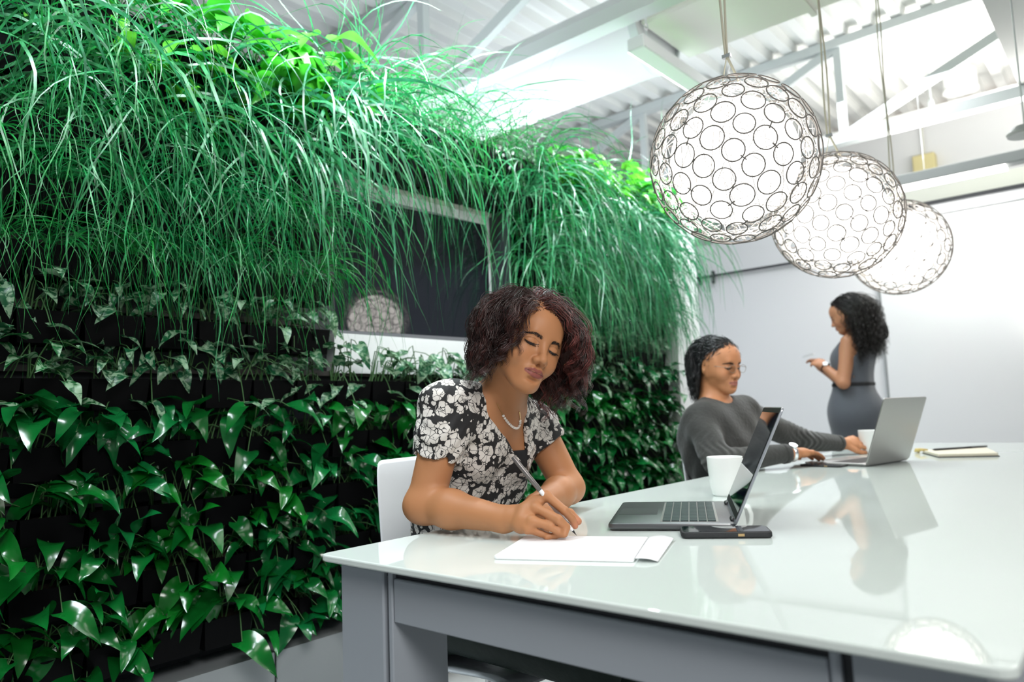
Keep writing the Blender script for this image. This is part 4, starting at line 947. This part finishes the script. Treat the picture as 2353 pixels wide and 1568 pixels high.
# ================================================================ chairs
M_shell = mat('white_shell', (.72, .75, .79), .3)
def chair(loc, rz, label, topz=.885):
    t = thing('shell_chair', label, 'chair', loc, rz, 'white shell chairs along the table')
    # profile from front of seat, back and up; x forward
    pr = [(.23, .345), (.21, .368), (.10, .360), (-.05, .352), (-.13, .360), (-.175, .400), (-.200, .50), (-.218, .68), (-.232, .80), (-.240, topz)]
    def surf(off):
        P_ = []
        for i, (x, z) in enumerate(pr):
            a = Vector(pr[max(i-1, 0)]); b = Vector(pr[min(i+1, len(pr)-1)]); tn = (b-a).normalized(); nx, nz = tn.y, -tn.x
            w_ = .215 if i < 6 else .215-.004*(i-5); row = []
            for j in range(13):
                u = (j/12-.5)*2; cv = (.020 if i < 5 else .030)*(u*u)
                row.append(V(x+(cv*.9 if i >= 5 else 0)+nx*off, u*w_, z+(cv if i < 5 else 0)+nz*off))
            P_.append(row)
        return P_
    A, B = surf(0), surf(.010); n = len(pr); vs = [p for r_ in A for p in r_]+[p for r_ in B for p in r_]; N = n*13; fs = []
    for i in range(n-1):
        for j in range(12): a = i*13+j; fs += [(a, a+1, a+14, a+13), (N+a, N+a+13, N+a+14, N+a+1)]
    bd = [j for j in range(13)]+[i*13+12 for i in range(1, n)]+[(n-1)*13+j for j in range(11, -1, -1)]+[i*13 for i in range(n-2, 0, -1)]
    for k in range(len(bd)): a, b = bd[k], bd[(k+1) % len(bd)]; fs.append((a, a+N, b+N, b))
    o = MB().add(vs, fs).build('seat_shell', M_shell, t, 'auto')
    md = o.modifiers.new('round', 'SUBSURF'); md.levels = 1; md.render_levels = 2
    for y in (-.19, .19):
        for x0, x1 in ((.14, .20), (-.12, -.20)): MB().tube([(x0, y*.75, .34), ((x0+x1)/2, y*.95, .18), (x1, y*1.1, .006)], [.011, .011, .009], 10).build('leg', M_alu, t, True)
    MB().bar((.15, -.15, .338), (.15, .15, .338), .02).bar((-.12, -.15, .338), (-.12, .15, .338), .02).bar((.15, 0, .338), (-.12, 0, .338), .02).build('seat_support', M_alu, t)
    return t
chair((-1.405, 1.482, 0), R(2), 'white plastic shell chair the writing woman sits on')
c2 = at(1578, 1040, Y=3.02); chair((-1.258, 2.93, 0), R(-3), 'white shell chair behind the man in the grey sweater', .90)
# ================================================================ things on the table
M_lap = mat('laptop_grey', (.14, .145, .15), .32, metal=.7); M_key = mat('key_dark', (.012, .03, .03), .45); M_silver = mat('laptop_silver', (.42, .41, .40), .35, metal=.85)
M_screen = mat('laptop_screen', (.006, .010, .020), .03, ior=1.8)
def laptop(loc, a, w, d, h, tl, z0, thk, label, body, lid, keys=True, bez=.010):
    t = thing('laptop', label, 'laptop', (loc[0], loc[1], z0), a, 'open laptops on the table')
    slab(0, d, 0, w, .0025, thk, .014, .004).build('base', body, t, 'auto')
    for x in (.03, d-.03):
        for y in (.03, w-.03): MB().lathe([(.008, 0), (.008, .004)], 12, c=(x, y, 0)).build('foot', M_black, t)
    MB().box(.012, .098, w*.36, w*.64, thk+.0001, thk+.0005).build('touchpad', body, t)
    kx0, kx1 = d*.43, d*.86; rows = 6; cols = 14
    MB().box(kx0-.004, kx1+.004, .022, w-.022, thk+.0001, thk+.0004).build('keyboard_plate', M_silver if keys else M_black, t)
    if keys:
        kw = (w-.050)/cols; kd = (kx1-kx0)/rows; proto = None
        for r_ in range(rows):
            for c in range(cols):
                if r_ == 0 and 4 <= c <= 9:
                    if c == 4: MB().box(kx0+.0012, kx0+kd-.0012, .025+4*kw+.001, .025+10*kw-.001, thk+.0005, thk+.0022, bev=.0006).build('key', M_key, t)
                    continue
                if proto is None:
                    proto = MB().box(.0012, kd-.0012, .001, kw-.001, 0, .0018, bev=.0006).build('key', M_key, t); o = proto
                else: o = proto.copy(); COL.objects.link(o); o.parent = t
                o.location = (kx0+r_*kd, .025+c*kw, thk+.0005)
        for k, x in enumerate((d*.60, d*.74, d*.88)): MB().box(x, x+(.018 if k == 0 else .011), -.0006, .004, .006, .0105).build('port', M_black, t)
    M_ = Matrix.Translation((d-.004, 0, thk*.75)) @ Matrix.Rotation(tl, 4, 'Y')
    # lid stands along local z; inner face towards -x
    ld = slab(0, h, 0, w, -.0055, 0, .010, .0015, M=M_ @ Matrix.Rotation(-PI/2, 4, 'Y') @ Matrix.Scale(1, 4)).build('lid', lid, t, 'auto')
    Ms = M_ @ Matrix.Rotation(-PI/2, 4, 'Y')
    MB().box(.012, h-.003, .003, w-.003, .0001, .0006, M=Ms).build('bezel', M_black, ld)
    MB().box(.026, h-.014, bez, w-bez, .0007, .0010, M=Ms).build('screen', M_screen, ld)
    for y in (w*.08, w*.80): MB().tube([(d-.003, y, thk), (d-.003, y+w*.12, thk)], .0055, 12).build('hinge', M_black, t, True)
    return t
laptop((-.896, 1.328), R(27.4), .364, .262, .262, R(24.8), .7402, .016, 'grey laptop opened sideways beside the notebook, near phone and mug', M_lap, mat('lid_grey', (.42, .44, .48), .3, metal=.6))
laptop((-1.10, 3.085), R(-11.9), .351, .261, .268, R(20), .7402, .012, 'silver laptop with its back to the camera, used by the man', M_silver, M_silver, False)
def phone(c, ang, L, w, th, label, case):
    t = thing('mobile_phone', label, 'phone', (c[0], c[1], .7403), ang, 'phones lying on the table')
    slab(-L/2, L/2, -w/2, w/2, 0, th, .012, .003).build('case', case, t, 'auto')
    MB().prism(rrect(-L/2+.004, L/2-.004, -w/2+.004, w/2-.004, .009), th+.0001, th+.0006).build('screen', M_glass, t)
    MB().box(L*.12, L*.12+.012, -w/2-.0008, -w/2+.002, th*.35, th*.75).build('button', mat('gold_button', (.75, .5, .25), .3, metal=1), t)
    return t
phone((-.6625, 1.394), math.atan2(.095, .156), .172, .078, .0125, 'black phone in a rugged case in front of the grey laptop', mat('rugged_case', (.012, .013, .015), .6, bump=(900, .8, .001)))
phone((-1.0, 3.02), math.atan2(-.02, .17), .165, .075, .008, 'dark phone lying beside the silver laptop', M_black)
def mug(x, y, label, ang):
    t = thing('mug', label, 'mug', (x, y, .7402), ang, 'white mugs')
    MB().lathe([(.001, .004), (.030, .004), (.031, 0), (.036, .0), (.0395, .006), (.044, .030), (.0485, .075), (.0500, .108), (.0496, .1105), (.0480, .1105), (.0470, .108), (.0455, .075), (.041, .032), (.036, .012), (.001, .010)], 48).build('cup', mat('mug_white', (.80, .81, .80), .22), t, True)
    MB().tube([(.046, 0, .092), (.062, 0, .096), (.076, 0, .082), (.079, 0, .058), (.070, 0, .036), (.044, 0, .026)], [.006, .0055, .005, .005, .0055, .006], 10, flat=1.2).build('handle', bpy.data.materials['mug_white'], t, True)
    return t
mug(-.937, 2.00, 'white tapered mug behind the grey laptop', R(60))
mug(-1.025, 3.775, 'white mug by the man\'s far hand, half hidden behind his laptop', R(70))
# pad of paper
A_, B_, C_, D_ = zp(1134, 1276, .748), zp(1198, 1236, .748), zp(1500, 1229, .748), zp(1462, 1288, .748)
t = thing('notepad', 'open white notepad under the writing hand', 'notepad', (A_.x, A_.y, .7402)); ang = math.atan2(B_.y-A_.y, B_.x-A_.x)
t.rotation_euler = (0, 0, ang)
wN = (D_-A_).length*.97; lN = .215
slab(0, lN, -wN, 0, 0, .0065, .006, .0012).build('page_block', mat('paper', (.86, .86, .88), .7), t, 'auto')
mb = MB(); n = 14; vs = []
for i in range(n+1):
    u = i/n; 
    for j in range(9):
        v = j/8; vs.append(V(.002+(lN-.004)*v, -wN-.002-.038*u-.010*v*u, .0062+.0045*math.sin(u*PI*.75)*(.35+.65*v)-.0052*u*u))
mb.add(vs, [(i*9+j, i*9+j+1, (i+1)*9+j+1, (i+1)*9+j) for i in range(n) for j in range(8)])
o = mb.build('loose_page', bpy.data.materials['paper'], t, True); md = o.modifiers.new('thick', 'SOLIDIFY'); md.thickness = .0006
# far notebook with its pen
A_, B_, C_, D_ = at(2155, 1047, Z=.75), at(2118, 1037, Z=.75), at(2262, 1028, Z=.75), at(2297, 1044, Z=.75)
t = thing('notebook', 'cream notebook lying alone near the far end of the table', 'notebook', (A_.x, A_.y, .7402)); o0 = V(A_.x, A_.y, 0)
q = [(p-o0) for p in (A_, B_, C_, D_)]
MB().prism([(p.x, p.y) for p in q][::-1], 0, .003).build('cover', M_black, t)
cq = sum(q, Vector((0, 0, 0)))/4
MB().prism([((p.x-cq.x)*.965+cq.x, (p.y-cq.y)*.965+cq.y) for p in q][::-1], .003, .014).build('pages', mat('cream_pages', (.74, .68, .55), .7), t)
mb = MB(); b0 = q[1]
mb.tube([(b0.x+.03, b0.y-.02, .016), (b0.x-.0, b0.y-.03, .018), (b0.x-.03, b0.y+.02, .012), (b0.x-.02, b0.y+.05, .006)], [.006, .008, .010, .007], 8, flat=.5).build('ribbon', mat('gold_ribbon', (.55, .42, .14), .6), t, True)
p0, p1 = at(2142, 1034, Z=.759)-V(0, 0, .004), at(2268, 1026, Z=.759)-V(0, 0, .004)
t = thing('pen', 'black pen lying on the cream notebook', 'pen', (p0.x, p0.y, .7592)); dd = V(p1.x-p0.x, p1.y-p0.y, 0); 
MB().tube([(0, 0, 0), dd*.02, dd*.05, dd*.7], [.001, .003, .0048, .0048], 12).build('barrel', M_black, t, 'auto'); MB().tube([dd*.70, dd*.99, dd], [.0052, .0052, .003], 12).build('cap', M_lap, t, 'auto')
# ================================================================ plants of the wall
def leafmat(name, base, rough=.28, trans=.25, vr=(.70, 1.35), ns_=9, pale=None, scale=30, vein=None, spec=.5):
    m = bpy.data.materials.new(name); m.use_nodes = True; nt = m.node_tree; b = nt.nodes['Principled BSDF']; N = nt.nodes.new; Lk = nt.links.new
    b.inputs['Roughness'].default_value = rough; b.inputs['Specular IOR Level'].default_value = spec
    tc = N('ShaderNodeTexCoord'); oi = N('ShaderNodeObjectInfo'); hs = N('ShaderNodeHueSaturation'); hs.inputs['Color'].default_value = tuple(base)+(1,)
    ns = N('ShaderNodeTexNoise'); ns.inputs['Scale'].default_value = ns_; Lk(tc.outputs['Object'], ns.inputs['Vector'])
    mr = N('ShaderNodeMapRange'); mr.inputs['From Min'].default_value = .3; mr.inputs['From Max'].default_value = .7; mr.inputs['To Min'].default_value = vr[0]; mr.inputs['To Max'].default_value = vr[1]; Lk(ns.outputs['Fac'], mr.inputs['Value']); Lk(mr.outputs[0], hs.inputs['Value'])
    mh = N('ShaderNodeMapRange'); mh.inputs['To Min'].default_value = .485; mh.inputs['To Max'].default_value = .515; Lk(oi.outputs['Random'], mh.inputs['Value']); Lk(mh.outputs[0], hs.inputs['Hue'])
    src = hs.outputs['Color']
    if pale:
        n2 = N('ShaderNodeTexNoise'); n2.inputs['Scale'].default_value = scale; n2.inputs['Detail'].default_value = 5; n2.inputs['Distortion'].default_value = 1.5; Lk(tc.outputs['Object'], n2.inputs['Vector'])
        m2 = N('ShaderNodeMapRange'); m2.inputs['From Min'].default_value = .46; m2.inputs['From Max'].default_value = .56; Lk(n2.outputs['Fac'], m2.inputs['Value'])
        mx = N('ShaderNodeMix'); mx.data_type = 'RGBA'; Lk(m2.outputs[0], mx.inputs[0]); Lk(src, mx.inputs[6]); mx.inputs[7].default_value = tuple(pale)+(1,); src = mx.outputs[2]
    Lk(src, b.inputs['Base Color'])
    tr = N('ShaderNodeBsdfTranslucent'); Lk(src, tr.inputs[0]); mxs = N('ShaderNodeMixShader'); mxs.inputs[0].default_value = trans
    Lk(b.outputs[0], mxs.inputs[1]); Lk(tr.outputs[0], mxs.inputs[2]); Lk(mxs.outputs[0], nt.nodes['Material Output'].inputs[0])
    return m
M_leaf = leafmat('pothos_leaf', (.0035, .115, .020), .19, .14, spec=.6)
M_marble = leafmat('marbled_leaf', (.005, .09, .026), .32, .15, pale=(.24, .38, .24), scale=45)
M_lime = leafmat('lime_leaf', (.085, .44, .035), .32, .35)
M_grass = leafmat('grass_blade', (.008, .19, .042), .38, .25, vr=(.35, 2.0), ns_=22, spec=.6)
M_gray = leafmat('grey_green_blade', (.040, .25, .105), .34, .2, vr=(.35, 1.9), ns_=22, spec=.8)
M_stem = mat('pothos_stem', (.06, .16, .05), .5)
M_soil = mat('potting_soil', (.018, .010, .006), .95, noise=(120, .9, (.06, .035, .02)))
M_pot = mat('pot_black', (.0016, .0016, .0022), .55, spec=.10)
M_flower = mat('dried_white_flower', (.7, .74, .70), .8)
M_rail = mat('drip_rail', (.07, .065, .06), .4)
def leaf_grid(L, Wd, droop, fold, rs, curl):
    NT, NS = 10, 6; vs = []
    for i in range(NT+1):
        t = i/NT; w_ = Wd*1.12*max(0, math.sin(PI*(t*.96+.04)**.62))**.72*(1-.25*t*t) if t < 1 else 0.0
        for j in range(NS+1):
            s = (j/NS-.5)*2; y = L*t-(.16*L*abs(s)**1.3)*(1-t)**3
            z = fold*(s*s*.6+abs(s)*.4)*w_*.7+.10*L*math.sin(PI*t)-droop*L*t*t+.004*math.sin(3*PI*t+curl)*s*(L/.1)
            vs.append((s*w_, y, z))
    fs = [(i*(NS+1)+j, i*(NS+1)+j+1, (i+1)*(NS+1)+j+1, (i+1)*(NS+1)+j) for i in range(NT) for j in range(NS)]
    return vs, fs
def pothos_meshes(seed, nleaf, size, mleaf, reach=1.0):
    rs = random.Random(seed); fo = MB(); st = MB()
    for i in range(nleaf):
        base = V(rs.uniform(-.045, .0), rs.uniform(-.06, .06), -.004)
        yaw = rs.gauss(0, .75); out = rs.uniform(.03, .13)*reach; up = rs.uniform(.0, .105)
        if rs.random() < .25: up = rs.uniform(-.10, -.02); out = rs.uniform(.06, .12)*reach
        p1 = base+V(math.cos(yaw)*out*.35, math.sin(yaw)*out*.6, max(up, 0)+.045); p2 = base+V(math.cos(yaw)*out, math.sin(yaw)*out*1.3, up+.02)
        pts = [base, base.lerp(p1, .5)+V(0, 0, .012), p1, p1.lerp(p2, .6)+V(0, 0, .006), p2]
        st.tube(pts, [.0022, .0020, .0018, .0016, .0014], 5, cap=False)
        L = size*rs.uniform(.65, 1.2); vs, fs = leaf_grid(L, L*rs.uniform(.24, .31), rs.uniform(.30, .75), rs.uniform(.20, .55), rs, rs.uniform(0, 6))
        ly = yaw+rs.gauss(0, .55); pit = rs.gauss(-.12, .38); d = V(math.cos(ly)*math.cos(pit), math.sin(ly)*math.cos(pit), math.sin(pit))
        nrm = V(.25, 0, 1)+V(rs.gauss(0, .25), rs.gauss(0, .35), 0)+V(.7, 0, 0)*(-pit); sd = d.cross(nrm).normalized(); n_ = sd.cross(d)
        fo.add([p2+sd*a+d*b+n_*c for a, b, c in vs], fs)
    return fo.mesh('foliage', mleaf, True), st.mesh('stems', M_stem, True)
def grass_meshes(seed, nb, length, wid, m, out=1.0, gr=(.14, .32)):
    rs = random.Random(seed); rg_ = np.random.default_rng(seed); vs, fs = [], []
    for i in range(nb):
        p = np.array([rs.uniform(-.05, .01), rs.uniform(-.06, .06), 0.]); yaw = rs.gauss(0, .8)
        yaw *= 1.15; d = np.array([math.cos(yaw)*rs.uniform(.25, 1.0)*out, math.sin(yaw)*.8, rs.uniform(.3, 1.6)]); d /= np.linalg.norm(d)
        L = length*rs.uniform(.45, 1.25); S = 14; g = rs.uniform(*gr); tw = rs.uniform(0, PI); w_ = wid*rs.uniform(.6, 1.3)
        sway = rs.gauss(0, .19); sf = rs.uniform(.2, .75); amp = rs.uniform(.05, .30); g = g*.55 if rs.random() < .07 else g; ph = rs.uniform(0, 6)
        side0 = np.array([math.cos(tw), math.sin(tw), .2]); k0 = len(vs)
        for s in range(S+1):
            u = s/S; sd = np.cross(d, side0); sd /= np.linalg.norm(sd)+1e-9; ww = w_*(1-u**3)*(.5+.5*min(1, u*5))*.5+.0002
            vs.append(tuple(p-sd*ww)); vs.append(tuple(p+sd*ww))
            p = p+d*L/S; d = d+np.array([0, 0, -g*1.35])+np.array([-.018, sway*.3+amp*math.sin(ph+s*sf*1.6), 0])+rg_.normal(0, .03, 3); d /= np.linalg.norm(d)
            if p[0] < .012 and d[0] < 0: d[0] = .02
        fs += [(k0+2*s, k0+2*s+1, k0+2*s+3, k0+2*s+2) for s in range(S)]
    return MB().add(vs, fs).mesh('blades', m, True)
PD = [pothos_meshes(100+i, 13, .094, M_leaf) for i in range(10)]
PDD = [pothos_meshes(140+i, 22, .092, M_leaf, 1.15) for i in range(6)]
PM = [pothos_meshes(200+i, 13, .074, M_marble, .9) for i in range(8)]
PL = [pothos_meshes(300+i, 17, .115, M_lime, 1.25) for i in range(5)]
PLs = [pothos_meshes(340+i, 30, .098, M_lime, 1.5) for i in range(4)]
GF = [grass_meshes(400+i, 64, .74, .0048, M_grass) for i in range(9)]
GW = [grass_meshes(440+i, 44, .80, .0090, M_gray) for i in range(6)]
GS = [grass_meshes(470+i, 16, .50, .0042, M_grass) for i in range(4)]
GD = [grass_meshes(490+i, 95, .70, .0060, M_gray) for i in range(6)]
GU = [grass_meshes(520+i, 46, .62, .0044, M_grass, .8, (.045, .15)) for i in range(4)]
pot = MB(); a, b = .070, .0765
pot.add([(-.125, -a, -.080), (-.012, -a, -.080), (-.012, a, -.080), (-.125, a, -.080), (-.130, -b, .006), (0, -b, .006), (0, b, .006), (-.130, b, .006),
         (-.124, -b+.004, .006), (-.005, -b+.004, .006), (-.005, b-.004, .006), (-.124, b-.004, .006), (-.124, -b+.004, -.006), (-.005, -b+.004, -.006), (-.005, b-.004, -.006), (-.124, b-.004, -.006)],
        [(3, 2, 1, 0), (0, 1, 5, 4), (1, 2, 6, 5), (2, 3, 7, 6), (3, 0, 4, 7), (4, 5, 9, 8), (5, 6, 10, 9), (6, 7, 11, 10), (7, 4, 8, 11), (8, 9, 13, 12), (9, 10, 14, 13), (10, 11, 15, 14), (11, 8, 12, 15)])
ME_pot = pot.mesh('pot', M_pot)
ME_soil = MB().box(-.1235, -.0055, -b+.0045, b-.0045, -.012, -.0035).mesh('soil', M_soil)
fm = MB()
for q in range(5): fm.add([(0, 0, 0), (.006*math.cos(q*1.257-.4), .006*math.sin(q*1.257-.4), .002), (.010*math.cos(q*1.257), .010*math.sin(q*1.257), .003), (.006*math.cos(q*1.257+.4), .006*math.sin(q*1.257+.4), .002)], [(0, 1, 2, 3)])
ME_flower = fm.mesh('flower', M_flower)
ORD = ['leftmost', 'second', 'third', 'fourth', 'fifth', 'sixth', 'seventh', 'eighth', 'ninth', 'tenth', 'eleventh', 'twelfth', 'thirteenth', 'fourteenth', 'fifteenth', 'sixteenth', 'seventeenth', 'eighteenth', 'nineteenth', 'twentieth', 'twenty-first', 'twenty-second', 'twenty-third']
ROWN = {1: 'lowest', 2: 'second lowest', 3: 'third lowest', 4: 'fourth lowest', 5: 'fifth lowest', 6: 'sixth lowest', 7: 'seventh lowest', 8: 'fourth from top', 9: 'third from top', 10: 'second from top', 11: 'topmost'}
def part(name, me, parent, rot=0):
    o = bpy.data.objects.new(name, me); COL.objects.link(o); o.parent = parent; return o
rs = random.Random(21)
NP = 22
for k in range(1, 12):
    zs = rail_z(k)-.045; cnt = 0
    struct(MB().box(-2.318, -2.290, .2, 1.50 if 6 <= k <= 9 else 3.92, rail_z(k)-.012, rail_z(k)+.006).build('trim_%d' % (10+k), M_rail), 'thin drip rail of a pot row')
    if 6 <= k <= 9: struct(MB().box(-2.318, -2.290, 2.54, 3.92, rail_z(k)-.012, rail_z(k)+.006).build('trim_%d' % (30+k), M_rail), 'thin drip rail right of the window')
    seq = []
    for i in range(NP):
        y = .49+.1585*i+(.02 if k % 2 else 0)
        if 6 <= k <= 9 and 1.50 < y < 2.62: continue
        if y > 3.88: continue
        seq.append(y)
    for c, y in enumerate(seq):
        wide = y < 1.75; right = y > 2.5
        if k <= 4: kind = 'pd' if y < 2.2 else 'pdd'
        elif k == 5: kind = 'pm' if y < 2.6 else ('pdd' if c % 2 else 'pm')
        elif k == 6: kind = 'pm'
        elif k == 11: kind = 'pl' if .80 < y < 1.60 else ('pls' if y > 2.80 else ('gu' if (c % 2 and y > 1.6) else 'gf'))
        elif k == 10 and (.95 < y < 1.5): kind = 'pl' if c % 2 else 'gw'
        elif k == 10 and 1.85 < y < 2.62: kind = 'gs'
        elif right: kind = ('gd', 'gf')[rs.random() < .35]
        else: kind = ('gw' if (k >= 9 and y < 1.6 and rs.random() < .55) else 'gf')
        place = '%s pot from the left, %s row' % (ORD[c], ROWN[k])
        nm, desc, cat = {'pd': ('potted_pothos', 'glossy dark green pothos', 'plant'), 'pdd': ('potted_pothos', 'bushy glossy green pothos', 'plant'), 'pm': ('potted_pothos', 'white-marbled pothos', 'plant'),
                         'pl': ('potted_pothos', 'bright lime green pothos', 'plant'), 'pls': ('potted_foliage_plant', 'yellow-green small-leaved plant', 'plant'),
                         'gf': ('potted_grass', 'fine hanging green grass', 'plant'), 'gs': ('potted_grass', 'short sparse grass over the window', 'plant'),  # the blade kinds are all grass grown in pots
                         'gu': ('potted_grass', 'tall upright fine green grass', 'plant'), 'gw': ('potted_grass', 'broad grey-green grass', 'plant'), 'gd': ('potted_grass', 'dense arching grass', 'plant')}[kind]
        t = thing(nm, desc+', '+place, cat, (XW, y, zs), 0, {'p': 'potted foliage plants in the wall', 'g': 'potted grasses in the wall'}[kind[0]])
        part('pot', ME_pot, t); part('soil', ME_soil, t)
        if kind[0] == 'p':
            a_, b_ = rs.choice({'pd': PD, 'pdd': PDD, 'pm': PM, 'pl': PL, 'pls': PLs}[kind]); ps = [part('foliage', a_, t), part('stems', b_, t)]
            sc = rs.uniform(.85, 1.15); fl = rs.choice((-1, 1)); rz = rs.uniform(-.25, .25)
        else:
            ps = [part('blades', rs.choice({'gu': GU, 'gf': GF, 'gw': GW, 'gs': GS, 'gd': GD}[kind]), t)]; sc = rs.uniform(.8, 1.12)*(.62 if (k == 7) else (.85 if k == 8 else 1))*(1.2 if k == 10 and 1.4 < y < 1.80 else 1)*(.72 if (k == 11 and 1.8 < y < 2.62 and kind == 'gf') else 1); fl = rs.choice((-1, 1)); rz = rs.uniform(-.2, .2)
        for o in ps: o.scale = (sc, sc*fl, sc); o.rotation_euler = (0, 0, rz); o.location = (-.035, 0, 0)
        if kind == 'gf' and k >= 10 and 1.9 < y < 2.9 and rs.random() < .6:
            for q in range(9):
                o = part('flower', ME_flower, t); o.location = (rs.gauss(.07, .03), rs.gauss(0, .03), rs.gauss(-.05, .03)); o.rotation_euler = (rs.uniform(0, 6), rs.uniform(0, 6), 0)
